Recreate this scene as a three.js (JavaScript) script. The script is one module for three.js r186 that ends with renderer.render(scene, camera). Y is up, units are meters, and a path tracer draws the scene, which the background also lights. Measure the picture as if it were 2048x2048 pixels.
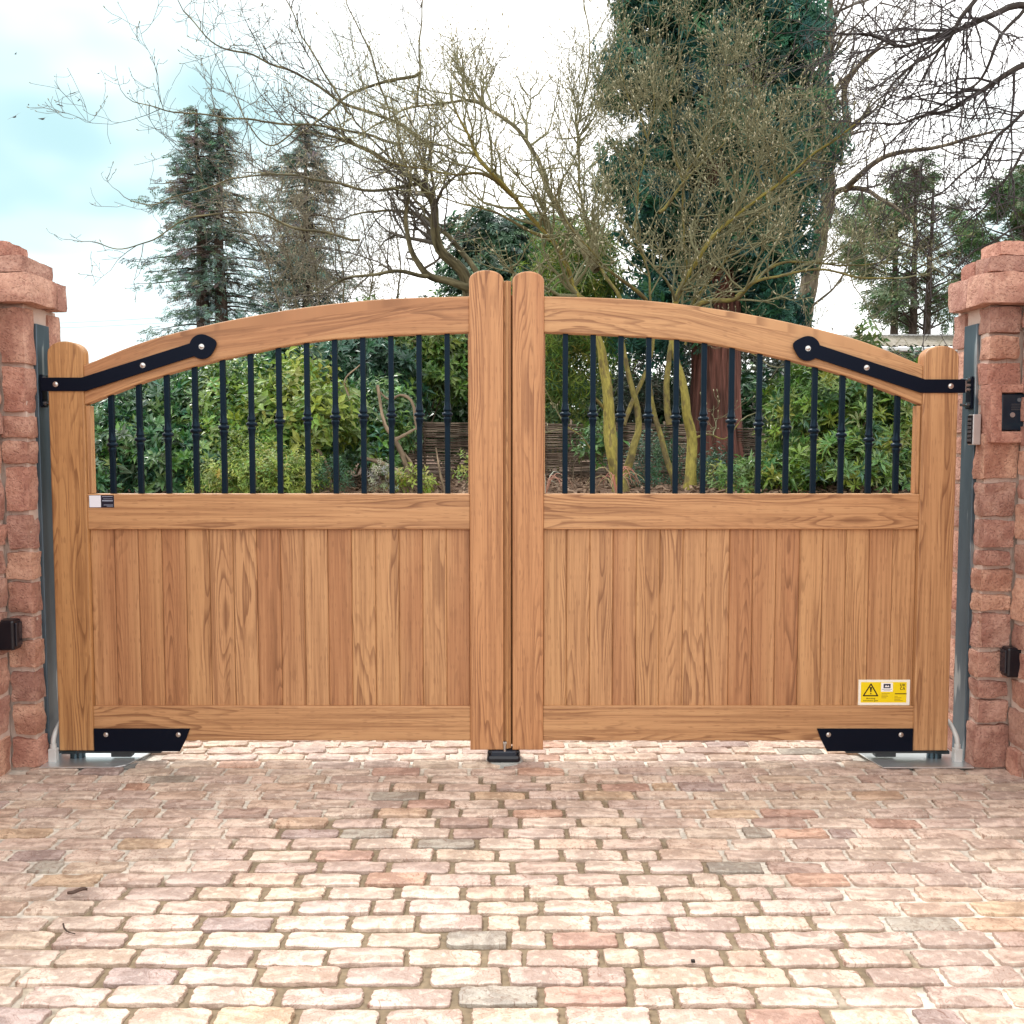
import * as THREE from 'three';
import { mergeGeometries as mergeRaw, mergeVertices, toCreasedNormals } from 'three/addons/utils/BufferGeometryUtils.js';
import { RoundedBoxGeometry } from 'three/addons/geometries/RoundedBoxGeometry.js';
import { ImprovedNoise } from 'three/addons/math/ImprovedNoise.js';

// ---------- camera, sky, sun, exposure ----------
const scene = new THREE.Scene();
const EYE = 1.44, BACK = 4.45, PITCH = 3.8 * Math.PI / 180, FOCAL = 1971;
const camera = new THREE.PerspectiveCamera(2 * Math.atan(1024 / FOCAL) * 180 / Math.PI, 1, 0.05, 2000);
camera.position.set(0, EYE, BACK);
camera.lookAt(0, EYE - Math.sin(PITCH) * 10, BACK - Math.cos(PITCH) * 10);
scene.add(camera);
const renderer = new THREE.WebGLRenderer({ antialias: true });
renderer.setSize(1024, 1024);
renderer.toneMapping = THREE.LinearToneMapping;
renderer.toneMappingExposure = 1.78;
renderer.shadowMap.enabled = true;
const sun = new THREE.DirectionalLight(new THREE.Color().setRGB(1, 0.965, 0.92), 1.5);
sun.position.set(-9, 21, -12);
sun.target.position.set(0, 0, 0);
sun.castShadow = true;
sun.shadow.radius = 22;
sun.shadow.mapSize.set(2048, 2048);
Object.assign(sun.shadow.camera, { left: -20, right: 20, top: 20, bottom: -20, near: 1, far: 90 });
scene.add(sun, sun.target);

// ---------- small tools ----------
const mergeGeometries = (l) => mergeRaw(l.some((g) => !g.index) ? l.map((g) => (g.index ? g.toNonIndexed() : g)) : l);
let seedState = 12345;
const seed = (s) => { seedState = s >>> 0; };
function rnd() { seedState = (seedState + 0x6D2B79F5) >>> 0; let t = seedState; t = Math.imul(t ^ (t >>> 15), t | 1); t ^= t + Math.imul(t ^ (t >>> 7), t | 61); return ((t ^ (t >>> 14)) >>> 0) / 4294967296; }
const rr = (a, b) => a + (b - a) * rnd();
const pick = (a) => a[Math.floor(rnd() * a.length) % a.length];
const lerp = (a, b, t) => a + (b - a) * t;
const clamp = (x, a = 0, b = 1) => Math.min(b, Math.max(a, x));
const sst = (a, b, x) => { const t = clamp((x - a) / (b - a)); return t * t * (3 - 2 * t); };
const V = (x, y, z) => new THREE.Vector3(x, y, z);
const perlin = new ImprovedNoise();
const n3 = (x, y, z) => perlin.noise(x, y, z);
const fbm3 = (x, y, z, o = 4) => { let s = 0, a = 0.5; for (let i = 0; i < o; i++) { s += a * n3(x, y, z); x *= 2.03; y *= 2.03; z *= 2.03; a *= 0.5; } return s; };
// a point that stands `depth` metres beyond the lens, found from a measured spot of the survey photograph
function at(px, py, depth) {
  const xc = (px - 1024) / FOCAL, yc = (1024 - py) / FOCAL, c = Math.cos(PITCH), s = Math.sin(PITCH);
  const t = depth / (c + yc * s);
  return V(xc * t, EYE + (yc * c - s) * t, BACK - depth);
}
const taken = new Map();
function numbered(n) { const k = taken.get(n) ?? 0; taken.set(n, k + 1); return k ? `${n}_${String(k).padStart(3, '0')}` : n; }
const originOf = new Map();
function thing(name, label, category, base = V(0, 0, 0), group, kind) {
  const g = new THREE.Group(); g.name = numbered(name); g.position.copy(base); originOf.set(g, base.clone());
  g.userData = { label }; if (category) g.userData.category = category; if (group) g.userData.group = group; if (kind) g.userData.kind = kind;
  scene.add(g); return g;
}
function part(name, geo, mat, parent, label, kind) {   // geo in world coordinates
  const o = originOf.get(parent) ?? V(0, 0, 0);
  geo.translate(-o.x, -o.y, -o.z);
  const m = new THREE.Mesh(geo, mat); m.name = name; m.castShadow = m.receiveShadow = true; parent.add(m); originOf.set(m, o);
  if (label) m.userData.label = label; if (kind) m.userData.kind = kind;
  return m;
}
function instances(name, geo, mat, parent, items) {
  const o = originOf.get(parent), im = new THREE.InstancedMesh(geo, mat, items.length), M = new THREE.Matrix4(), c = new THREE.Color();
  items.forEach((it, i) => { M.compose(it.p.clone().sub(o), it.q, it.s.isVector3 ? it.s : V(it.s, it.s, it.s)); im.setMatrixAt(i, M); c.setRGB(...it.c); im.setColorAt(i, c); });
  im.name = name; im.castShadow = im.receiveShadow = true; im.userData.kind = 'stuff'; parent.add(im); return im;
}
const box = (x0, x1, y0, y1, z0, z1, r = 0.003) => { const w = Math.abs(x1 - x0), h = Math.abs(y1 - y0), d = Math.abs(z1 - z0); const g = r > 0 ? new RoundedBoxGeometry(w, h, d, 2, Math.min(r, w / 2.1, h / 2.1, d / 2.1)) : new THREE.BoxGeometry(w, h, d); g.translate((x0 + x1) / 2, (y0 + y1) / 2, (z0 + z1) / 2); return g; };
const cyl = (x, y, z, r, h, axis = 'y', seg = 20, r2 = r) => { const g = new THREE.CylinderGeometry(r2, r, h, seg); if (axis === 'z') g.rotateX(Math.PI / 2); if (axis === 'x') g.rotateZ(Math.PI / 2); g.translate(x, y, z); return g; };
const shapeOf = (pts) => new THREE.Shape(pts.map(([x, y]) => new THREE.Vector2(x, y)));
const extrudeZ = (pts, z0, z1, bevel = 0.002) => { const g = new THREE.ExtrudeGeometry(shapeOf(pts), { depth: Math.max(1e-4, z1 - z0 - 2 * bevel), bevelEnabled: bevel > 0, bevelThickness: bevel, bevelSize: bevel, bevelOffset: -bevel, bevelSegments: 2, curveSegments: 8 }); g.translate(0, 0, z0 + bevel); return g; };
// builder of tapering tubes
class Tubes {
  constructor() { this.p = []; this.n = []; this.u = []; this.i = []; }
  add(pts, radii, sides = 6) {
    const N = pts.length; if (N < 2) return this; const base = this.p.length / 3; let nx = null; let len = 0;
    for (let k = 0; k < N; k++) {
      const t = pts[Math.min(N - 1, k + 1)].clone().sub(pts[Math.max(0, k - 1)]).normalize();
      if (!nx) nx = Math.abs(t.y) < 0.9 ? V(0, 1, 0) : V(1, 0, 0);
      nx = nx.clone().addScaledVector(t, -nx.dot(t)); if (nx.lengthSq() < 1e-9) nx = V(t.y, t.z, t.x).cross(t); nx.normalize();
      const ny = t.clone().cross(nx); if (k) len += pts[k].distanceTo(pts[k - 1]);
      const r = Array.isArray(radii) ? radii[k] : radii;
      for (let j = 0; j <= sides; j++) {
        const a = j / sides * Math.PI * 2, d = nx.clone().multiplyScalar(Math.cos(a)).addScaledVector(ny, Math.sin(a));
        this.p.push(pts[k].x + d.x * r, pts[k].y + d.y * r, pts[k].z + d.z * r); this.n.push(d.x, d.y, d.z); this.u.push(j / sides * Math.max(0.05, 6.28 * radii0(radii)), len);
      }
      if (k) for (let j = 0; j < sides; j++) { const a = base + (k - 1) * (sides + 1) + j, b = a + sides + 1; this.i.push(a, a + 1, b, b, a + 1, b + 1); }
    }
    return this;
  }
  geo() { const g = new THREE.BufferGeometry(); g.setAttribute('position', new THREE.Float32BufferAttribute(this.p, 3)); g.setAttribute('normal', new THREE.Float32BufferAttribute(this.n, 3)); g.setAttribute('uv', new THREE.Float32BufferAttribute(this.u, 2)); g.setIndex(this.i); return g; }
}
function radii0(r) { return Array.isArray(r) ? r[0] : r; }
const curvePts = (pts, n) => new THREE.CatmullRomCurve3(pts, false, 'centripetal').getPoints(n);

// ---------- procedural textures ----------
function hash2(x, y, s) { let h = Math.imul(x | 0, 374761393) ^ Math.imul(y | 0, 668265263) ^ Math.imul(s | 0, 1442695041); h = Math.imul(h ^ (h >>> 13), 1274126177); return ((h ^ (h >>> 16)) >>> 0) / 4294967296; }
function pn(x, y, px, py, s) { // periodic value noise, 0..1
  const x0 = Math.floor(x), y0 = Math.floor(y); let fx = x - x0, fy = y - y0; fx = fx * fx * (3 - 2 * fx); fy = fy * fy * (3 - 2 * fy);
  const m = (v, p) => ((v % p) + p) % p, a = m(x0, px), b = m(x0 + 1, px), c = m(y0, py), d = m(y0 + 1, py);
  return lerp(lerp(hash2(a, c, s), hash2(b, c, s), fx), lerp(hash2(a, d, s), hash2(b, d, s), fx), fy);
}
function pfbm(u, v, fx, fy, s, o = 4) { let r = 0, a = 0.5, t = 0; for (let k = 0; k < o; k++) { r += a * pn(u * fx, v * fy, fx, fy, s + k * 17); t += a; a *= 0.5; fx *= 2; fy *= 2; } return r / t; }
function tex(w, h, fn, srgb = true) {
  const d = new Uint8Array(w * h * 4);
  for (let y = 0; y < h; y++) for (let x = 0; x < w; x++) { const c = fn((x + 0.5) / w, (y + 0.5) / h), i = (y * w + x) * 4; d[i] = clamp(c[0]) * 255; d[i + 1] = clamp(c[1]) * 255; d[i + 2] = clamp(c[2]) * 255; d[i + 3] = 255; }
  const t = new THREE.DataTexture(d, w, h); t.magFilter = THREE.LinearFilter; t.minFilter = THREE.LinearMipmapLinearFilter; t.generateMipmaps = true; t.wrapS = t.wrapT = THREE.RepeatWrapping; if (srgb) t.colorSpace = THREE.SRGBColorSpace; t.needsUpdate = true; return t;
}
const mix3 = (a, b, t) => [lerp(a[0], b[0], t), lerp(a[1], b[1], t), lerp(a[2], b[2], t)];
// oak-grain foil: u runs across the grain (1.2 m), v along it (2.4 m)
function woodField(u, v) {
  const warp = pfbm(u, v, 6, 3, 91, 3) - 0.5;
  const N = pfbm(u + warp * 0.03, v, 9, 2, 5, 3);
  const c = N * 17 + u * 46 + warp * 2.2 + pn(u * 60, v * 8, 60, 8, 31) * 0.5 + pn(u * 150, v * 14, 150, 14, 32) * 0.3;
  const f = c - Math.floor(c);
  const line = sst(0.45, 0.92, f) * (1 - sst(0.92, 1, f));
  const amp = 0.1 + 1.15 * sst(0.35, 0.75, pfbm(u, v, 18, 4, 71, 3));
  const streak = pn(u * 90, v * 4, 90, 4, 43) * 0.35 + pn(u * 210, v * 7, 210, 7, 44) * 0.4 + pn(u * 460, v * 18, 460, 18, 48) * 0.25;
  const pore = sst(0.74, 0.9, pn(u * 400, v * 60, 400, 60, 57));
  const tone = pfbm(u, v, 5, 2, 13, 3);
  return { line: line * amp, streak, pore, tone };
}
const woodMap = tex(1024, 1024, (u, v) => {
  const w = woodField(u, v);
  let c = mix3([0.765, 0.583, 0.41], [0.69, 0.49, 0.335], sst(0.3, 0.75, w.tone));
  c = mix3(c, [0.45, 0.29, 0.18], clamp(w.line * 0.5));
  c = mix3(c, [0.45, 0.29, 0.175], clamp((w.streak - 0.45) * 1.1));
  c = mix3(c, [0.88, 0.72, 0.53], clamp((0.45 - w.streak) * 0.8));
  return mix3(c, [0.42, 0.27, 0.17], w.pore * 0.22);
});
const woodBump = tex(512, 512, (u, v) => { const w = woodField(u, v), g = 0.75 - w.line * 0.3 - w.pore * 0.5 - w.streak * 0.15; return [g, g, g]; }, false);
const stoneMap = tex(512, 512, (u, v) => {
  const a = pfbm(u, v, 5, 5, 3, 4), b = pfbm(u, v, 40, 40, 8, 3), g = pn(u * 256, v * 256, 256, 256, 9), pit = sst(0.70, 0.85, pn(u * 70, v * 90, 70, 90, 23));
  let c = mix3([0.79, 0.635, 0.57], [0.665, 0.495, 0.44], sst(0.3, 0.7, a));
  c = mix3(c, [0.60, 0.42, 0.38], clamp((b - 0.48) * 1.1)); c = mix3(c, [0.9, 0.73, 0.66], clamp((0.45 - b) * 0.9));
  c = mix3(c, [0.45, 0.31, 0.29], pit * 0.2); return c.map((x) => x * (0.95 + 0.1 * g));
});
const stoneBump = tex(512, 512, (u, v) => { const g = pfbm(u, v, 22, 22, 61, 5) * 0.8 + 0.2 * pn(u * 200, v * 200, 200, 200, 62) - 0.35 * sst(0.70, 0.85, pn(u * 70, v * 90, 70, 90, 23)); return [g, g, g]; }, false);
// riven sandstone of the setts: bedding swirls and flakes, 1 m a side
const settMap = tex(1024, 1024, (u, v) => {
  const w = pfbm(u, v, 6, 6, 41, 3), a = pfbm(u + w * 0.12, v + w * 0.2, 9, 22, 5, 4), k = pfbm(u, v, 60, 60, 12, 3);
  const f = (a * 9 + u * 5) % 1, vein = sst(0.8, 0.97, f) * (1 - sst(0.97, 1, f)) * sst(0.42, 0.62, w);
  let c = mix3([0.97, 0.935, 0.915], [0.80, 0.755, 0.735], sst(0.32, 0.68, a));
  c = mix3(c, [0.66, 0.54, 0.49], vein * 0.8); c = mix3(c, [1, 0.98, 0.95], sst(0.60, 0.74, k) * 0.6); c = mix3(c, [0.68, 0.61, 0.57], sst(0.62, 0.78, 1 - k) * 0.4);
  return c.map((x) => x * (0.95 + 0.1 * pn(u * 512, v * 512, 512, 512, 3)));
});
const settBump = tex(1024, 1024, (u, v) => { const w = pfbm(u, v, 6, 6, 41, 3), a = pfbm(u + w * 0.12, v + w * 0.2, 9, 22, 5, 4), q = a * 12; const g = 0.55 * (Math.floor(q) + sst(0.6, 1, q % 1)) / 12 + 0.35 * pfbm(u, v, 48, 48, 33, 4) + 0.1 * pn(u * 300, v * 300, 300, 300, 2); return [g, g, g]; }, false);
const grainBump = tex(256, 256, (u, v) => { const g = pfbm(u, v, 48, 48, 77, 3); return [g, g, g]; }, false);
const mossMap = tex(512, 512, (u, v) => { const a = pfbm(u, v, 8, 6, 7, 4), b = pfbm(u, v, 40, 26, 27, 3), k = sst(0.52, 0.66, pfbm(u, v, 12, 10, 37, 4)); let c = mix3([0.80, 0.76, 0.46], [0.66, 0.63, 0.36], a); c = mix3(c, [0.55, 0.50, 0.38], k * 0.7); return c.map((x) => x * (0.8 + 0.4 * b)); });
const barkMap = tex(256, 512, (u, v) => { const a = pfbm(u, v, 16, 6, 7, 4), b = pn(u * 40, v * 12, 40, 12, 9), g = 0.55 + 0.6 * (a - 0.5) + 0.25 * (b - 0.5); return [g + 0.12, g + 0.1, g + 0.06]; });
const barkBump = tex(256, 512, (u, v) => { const g = 1 - Math.abs(2 * pfbm(u, v, 12, 3, 7, 3) - 1) * 1.2; return [g, g, g]; }, false);
const galvMap = tex(512, 512, (u, v) => { const a = pfbm(u, v, 10, 10, 5, 4), s = sst(0.72, 0.95, pfbm(u, v, 40, 5, 15, 3)), k = sst(0.66, 0.74, pfbm(u, v, 14, 5, 19, 4)); let c = mix3([0.28, 0.35, 0.395], [0.38, 0.44, 0.48], a); c = mix3(c, [0.46, 0.51, 0.55], s * 0.7); return mix3(c, [0.80, 0.81, 0.80], k * 0.55); });

const M = (o) => new THREE.MeshStandardMaterial(o);
const rgb = (r, g, b) => new THREE.Color().setRGB(r, g, b);
const wood = [[1, 1, 1], [0.98, 0.97, 0.95], [1.0, 1.0, 0.97], [0.96, 0.955, 0.94]].map((c) => M({ map: woodMap, bumpMap: woodBump, bumpScale: 0.0006, roughness: 0.5, color: rgb(...c) }));
const woodRed = M({ map: woodMap, bumpMap: woodBump, bumpScale: 0.0006, roughness: 0.5, color: rgb(0.98, 0.89, 0.84) });
const woodHoney = M({ map: woodMap, bumpMap: woodBump, bumpScale: 0.0006, roughness: 0.5, color: rgb(0.92, 0.88, 0.74) });
const blackPaint = new THREE.MeshPhysicalMaterial({ color: rgb(0.003, 0.004, 0.010), roughness: 0.5, specularIntensity: 0.35, specularColor: rgb(0.55, 0.72, 1), bumpMap: grainBump, bumpScale: 0.0002 });
const blackPlastic = M({ color: rgb(0.006, 0.007, 0.012), roughness: 0.3 });
const barPaint = new THREE.MeshPhysicalMaterial({ color: rgb(0.003, 0.009, 0.017), roughness: 0.4, specularIntensity: 0.45, specularColor: rgb(0.5, 0.75, 1) });
const steelBolt = M({ color: rgb(0.62, 0.62, 0.6), roughness: 0.3, metalness: 1 });
const galv = M({ map: galvMap, roughness: 0.42, metalness: 0.55, bumpMap: grainBump, bumpScale: 0.0003 });
const plateMetal = M({ color: rgb(0.74, 0.78, 0.8), roughness: 0.34, metalness: 0.85, bumpMap: grainBump, bumpScale: 0.0002 });
const greyPlastic = M({ color: rgb(0.55, 0.55, 0.53), roughness: 0.5 });
const stoneMats = [[0.86, 0.82, 0.80], [0.98, 0.94, 0.88], [0.94, 0.83, 0.78], [0.8, 0.78, 0.76], [1, 0.96, 0.86]].map((c) => M({ map: stoneMap, bumpMap: stoneBump, bumpScale: 0.007, roughness: 0.92, color: rgb(...c) }));
const mortarMat = M({ color: rgb(0.58, 0.45, 0.38), bumpMap: stoneBump, bumpScale: 0.004, roughness: 0.95 });

// ---------- the sky ----------
{
  const W = 1024, H = 512, d = new Float32Array(W * H * 4);
  const gaps = [[110, 250, 0.30, 0.12, 1], [330, 150, 0.20, 0.12, 0.75], [60, 530, 0.24, 0.13, 0.85], [220, 500, 0.2, 0.1, 0.7], [560, 110, 0.12, 0.08, 0.5], [420, 330, 0.12, 0.08, 0.45]].map(([px, py, rx, ry, k]) => { const v = at(px, py, 100).sub(camera.position).normalize(); return { a: Math.atan2(v.x, -v.z), e: Math.asin(v.y), rx, ry, k }; });
  for (let y = 0; y < H; y++) for (let x = 0; x < W; x++) {
    const th = ((y + 0.5) / H - 0.5) * Math.PI, ph = ((x + 0.5) / W - 0.5) * Math.PI * 2;
    const dx = Math.cos(ph) * Math.cos(th), dy = Math.sin(th), dz = Math.sin(ph) * Math.cos(th), i = (y * W + x) * 4;
    const q = 1 / (Math.max(dy, 0) + 0.3), cx = dx * q, cz = dz * q;
    const n = fbm3(cx * 1.3 + 3.1, cz * 1.3 - 1.7, 0.4, 5), n2 = fbm3(cx * 3 + 9, cz * 3, 2.2, 4);
    let blue = sst(0.16, 0.42, n) * 0.7;
    const az = Math.atan2(dx, -dz), wob = n2 * 0.9;
    for (const g of gaps) { const r = Math.hypot((az - g.a) / g.rx, (th - g.e) / g.ry) + wob; blue = Math.max(blue, g.k * (1 - sst(0.15, 1.6, r))); }
    const cl = 1.22 + 0.22 * n2, cloud = [cl, cl * 0.995, cl * 0.985], sky = [0.30, 0.485, 0.52];
    let c = mix3(cloud, sky, clamp(blue) * 0.95);
    if (dy < 0) c = mix3(c, [0.25, 0.25, 0.22], sst(0, 0.12, -dy));
    d[i] = c[0]; d[i + 1] = c[1]; d[i + 2] = c[2]; d[i + 3] = 1;
  }
  const t = new THREE.DataTexture(d, W, H, THREE.RGBAFormat, THREE.FloatType); t.mapping = THREE.EquirectangularReflectionMapping; t.magFilter = t.minFilter = THREE.LinearFilter; t.wrapS = THREE.RepeatWrapping; t.needsUpdate = true;
  scene.background = t; scene.environment = t;
}

// ---------- driveway of sandstone setts ----------
const groundY = (z) => { const d = BACK - z; return d < 6.2 ? -0.06 : d < 9.6 ? lerp(-0.06, 0.985, sst(6.2, 9.6, d)) : d < 12.5 ? lerp(0.985, 1.05, (d - 9.6) / 2.9) : lerp(1.05, 1.2, clamp((d - 12.5) / 20)); };
{
  const drive = thing('driveway', 'driveway paved with buff and pink riven sandstone setts in straight courses', null, V(0, 0, 0), null, 'structure');
  const X0 = -2.4, X1 = 2.4, Z0 = -1.75, Z1 = 3.4;
  // jointing: pale mortar at the sides, bare damp sand in a ragged wedge up the middle
  const jointMap = tex(1024, 1024, (u, v) => {
    const x = lerp(X0, X1, u), z = lerp(Z1, Z0, v), wob = (fbm3(x * 2.1, z * 2.1, 5, 4)) * 0.9;
    const lo = lerp(-0.4, -1.35, sst(0.2, 1.3, z)), hi = lerp(0.45, 1.0, sst(0.2, 1.8, z));
    const damp = Math.min(sst(-0.12, 0.12, x - lo + wob), sst(-0.12, 0.12, hi - x + wob)) * sst(0.12, 0.3, z + wob * 0.3);
    const g = fbm3(x * 60, z * 60, 1, 3), b = fbm3(x * 9, z * 9, 2, 4);
    const c = mix3([0.80, 0.77, 0.72], [0.50, 0.44, 0.355], clamp(damp)); return c.map((k) => k * (1 + g * 0.3 + b * 0.22));
  });
  const bed = new THREE.PlaneGeometry(X1 - X0, Z1 - Z0, 1, 1); bed.rotateX(-Math.PI / 2); bed.translate((X0 + X1) / 2, -0.010, (Z0 + Z1) / 2);
  part('mortar_bed', bed, M({ map: jointMap, roughness: 0.95, bumpMap: grainBump, bumpScale: 0.003 }), drive);
  // sett shapes
  function settGeo(L, D, s) {
    seed(s); const N = 40, ring = []; const ragged = rr(0.001, 0.003);
    const ex = rr(9, 26), ph = rr(0, 50);
    for (let k = 0; k < N; k++) {
      const a = k / N * Math.PI * 2 + 0.11, ca = Math.cos(a), sa = Math.sin(a), q = Math.pow(Math.pow(Math.abs(ca), ex) + Math.pow(Math.abs(sa), ex), -1 / ex);
      const w = n3(Math.cos(a) * 2.2 + ph, Math.sin(a) * 2.2, ph) * 0.006; ring.push([ca * q * (L / 2 + w) + rr(-1, 1) * ragged, sa * q * (D / 2 + w * 0.55) + rr(-1, 1) * ragged * 0.8]);
    }
    const sk = rr(-0.05, 0.05); ring.forEach((p) => { p[0] += p[1] * sk; });
    const P = [], I = [], layers = [[1, -0.03, 0], [1, -0.0025, 0], [1, 0, 0.0028], [1, 0.0008, 0.013]], ox = rr(0, 9), tilt = rr(-0.02, 0.02), tilz = rr(-0.03, 0.03);
    const yN = (x, z) => n3(x * 22 + ox, z * 26, ox) * 0.0045 + tilt * x + tilz * z;
    for (const [, y, ins] of layers) for (const [x, z] of ring) { const lx = Math.max(0.2, 1 - ins / (L / 2)), lz = Math.max(0.2, 1 - ins / (D / 2)); const X = x * lx, Z = z * lz; P.push(X, y + (y > -0.02 ? yN(X, Z) : 0), Z); }
    const inner = ring.map(([x, z]) => [x * 0.55, z * 0.35]); for (const [x, z] of inner) P.push(x, 0.0015 + yN(x, z) * 1.5, z);
    P.push(0, 0.0015, 0);
    for (let r = 0; r < 4; r++) for (let k = 0; k < N; k++) { const a = r * N + k, b = r * N + (k + 1) % N; I.push(a, a + N, b, b, a + N, b + N); }
    for (let k = 0; k < N; k++) I.push(4 * N + k, 5 * N, 4 * N + (k + 1) % N);
    const g = new THREE.BufferGeometry(); g.setAttribute('position', new THREE.Float32BufferAttribute(P, 3)); g.setIndex(I); g.computeVertexNormals();
    const uv = [], ou = rr(0, 1), ov = rr(0, 1); for (let k = 0; k < P.length; k += 3) uv.push(P[k] + ou, P[k + 2] + P[k + 1] + ov); g.setAttribute('uv', new THREE.Float32BufferAttribute(uv, 2)); return g;
  }
  const LONG = [], HALF = []; for (let k = 0; k < 16; k++) LONG.push(settGeo(0.202, 0.083, 100 + k)); for (let k = 0; k < 10; k++) HALF.push(settGeo(0.097, 0.083, 300 + k));
  const tones = [[0.73, 0.635, 0.555], [0.74, 0.63, 0.55], [0.69, 0.58, 0.505], [0.74, 0.645, 0.53], [0.74, 0.655, 0.555], [0.69, 0.595, 0.535], [0.74, 0.655, 0.57], [0.75, 0.66, 0.575], [0.71, 0.59, 0.49], [0.64, 0.54, 0.485], [0.76, 0.67, 0.58]];
  const edgeTones = [[0.60, 0.43, 0.36], [0.52, 0.41, 0.36], [0.64, 0.50, 0.38], [0.46, 0.45, 0.40], [0.66, 0.47, 0.37], [0.52, 0.44, 0.42], [0.70, 0.57, 0.42]];
  const tm = (c) => M({ map: settMap, bumpMap: settBump, bumpScale: 0.009, roughness: 0.5, color: rgb(...c) });
  const settMats = tones.map(tm), edgeMats = edgeTones.map(tm);
  const all = []; seed(77); let row = 0, prev = [];
  for (let z = Z1 - 0.05; z > Z0; z -= 0.1, row++) {
    let x = X0 + (row % 2 ? 0.1 : 0) + rr(-0.03, 0.03) - 0.1, lastHalf = false; const joints = [];
    while (x < X1) {
      let half = !lastHalf && rnd() < 0.14, L = half ? rr(0.088, 0.108) : rr(0.186, 0.216); const gap = rr(0.013, 0.024);
      for (let q = 0; q < 12 && prev.some((j) => Math.abs(j - (x + L + gap / 2)) < 0.035); q++) { half = q > 6 && !lastHalf && rnd() < 0.5; L = half ? rr(0.085, 0.112) : rr(0.172, 0.224); }
      lastHalf = half; joints.push(x + L + gap / 2);
      const cx = x + L / 2, patch = sst(-0.15, 0.3, fbm3(cx * 0.9 + 4.2, z * 0.9, 3, 2));
      const edge = rnd() < 0.06 + 0.28 * patch;
      all.push({ x: cx, z: z + rr(-0.004, 0.004), L, half, g: Math.floor(rnd() * (half ? HALF.length : LONG.length)), flip: rnd() < 0.5, yaw: rr(-0.018, 0.018), dy: rr(-0.003, 0.004), edge, t: Math.floor(rnd() * (edge ? edgeTones.length : tones.length)) });
      x += L + gap;
    }
    prev = joints;
  }
  const inPlate = (s) => s.z < 0.12 && s.z > -0.22 && (s.x < -1.72 || s.x > 1.66);
  const kept = all.filter((s) => !inPlate(s) && s.x > X0 + 0.05 && s.x < X1 - 0.05 && !(s.z > 0.1 && Math.abs(s.x) > 2.24));
  for (const s of kept) { const d = BACK - s.z, px = Math.abs(s.x / d) * FOCAL; s.area = d > 2.3 && px < 1060 && s.z > -0.42 ? 1 / d ** 3 * (s.half ? 0.5 : 1) : 0; }
  kept.sort((a, b) => b.area - a.area);
  const rest = [];
  kept.forEach((s, k) => {
    const base = s.half ? HALF[s.g] : LONG[s.g], sc = s.L / (s.half ? 0.098 : 0.204), yaw = s.yaw + (s.flip ? Math.PI : 0);
    if (k < 300 && s.area > 0) { const m = new THREE.Mesh(base, s.edge ? edgeMats[s.t] : settMats[s.t]); m.name = 'sett'; m.position.set(s.x, s.dy, s.z); m.rotation.y = yaw; m.scale.x = sc; m.castShadow = m.receiveShadow = true; drive.add(m); }
    else { const g = base.clone(); g.scale(sc, 1, 1); g.rotateY(yaw); g.translate(s.x, s.dy, s.z); const c = s.edge ? edgeTones[s.t] : tones[s.t], n = g.attributes.position.count, a = new Float32Array(n * 3); for (let q = 0; q < n; q++) a.set(c, q * 3); g.setAttribute('color', new THREE.BufferAttribute(a, 3)); rest.push(g); }
  });
  part('sett_field', mergeGeometries(rest), M({ map: settMap, bumpMap: settBump, bumpScale: 0.009, roughness: 0.5, vertexColors: true }), drive, null, 'stuff');
}
// ---------- the ground of the garden, out to the horizon ----------
{
  const g0 = thing('garden_ground', 'brown mulched garden ground rising behind the gate', null, V(0, 0, 0), null, 'structure');
  const xs = [], zs = []; for (let k = -24; k <= 24; k++) xs.push(Math.sign(k) * (Math.abs(k) * 0.6 + Math.pow(Math.abs(k) / 24, 5) * 600)); for (let k = 0; k <= 90; k++) zs.push(8 - k * 0.36 - Math.pow(k / 90, 7) * 900);
  zs.unshift(40, 300);
  const P = [], U = [], I = []; for (const z of zs) for (const x of xs) { const b = BACK - z > 7 ? fbm3(x * 0.7, z * 0.7, 4, 3) * 0.08 : 0; P.push(x, groundY(z) + b, z); U.push(x, z); }
  for (let r = 0; r < zs.length - 1; r++) for (let c = 0; c < xs.length - 1; c++) { const a = r * xs.length + c, b = a + xs.length; I.push(a, a + 1, b, a + 1, b + 1, b); }
  const g = new THREE.BufferGeometry(); g.setAttribute('position', new THREE.Float32BufferAttribute(P, 3)); g.setAttribute('uv', new THREE.Float32BufferAttribute(U, 2)); g.setIndex(I); g.computeVertexNormals();
  const mulch = tex(512, 512, (u, v) => { const a = pfbm(u, v, 50, 50, 3, 3), b = pfbm(u, v, 6, 6, 9, 3); return mix3([0.30, 0.22, 0.17], [0.52, 0.40, 0.31], sst(0.35, 0.7, a) * 0.8 + b * 0.2); });
  part('soil', g, M({ map: mulch, roughness: 1, bumpMap: grainBump, bumpScale: 0.02 }), g0);
  const bark = new THREE.BoxGeometry(0.05, 0.008, 0.018); const it = []; seed(5);
  for (let k = 0; k < 5200; k++) { const z = BACK - rr(8.8, 12.6), x = rr(-5.5, 5.5); it.push({ p: V(x, groundY(z) + rr(0, 0.03) + fbm3(x * 0.7, z * 0.7, 4, 3) * 0.08, z), q: new THREE.Quaternion().setFromEuler(new THREE.Euler(rr(-0.6, 0.6), rr(0, 6), rr(-0.6, 0.6))), s: rr(0.6, 1.8), c: mix3([0.09, 0.055, 0.035], [0.28, 0.19, 0.13], rnd()) }); }
  instances('bark_chips', bark, M({ roughness: 1 }), g0, it);
}

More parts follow.
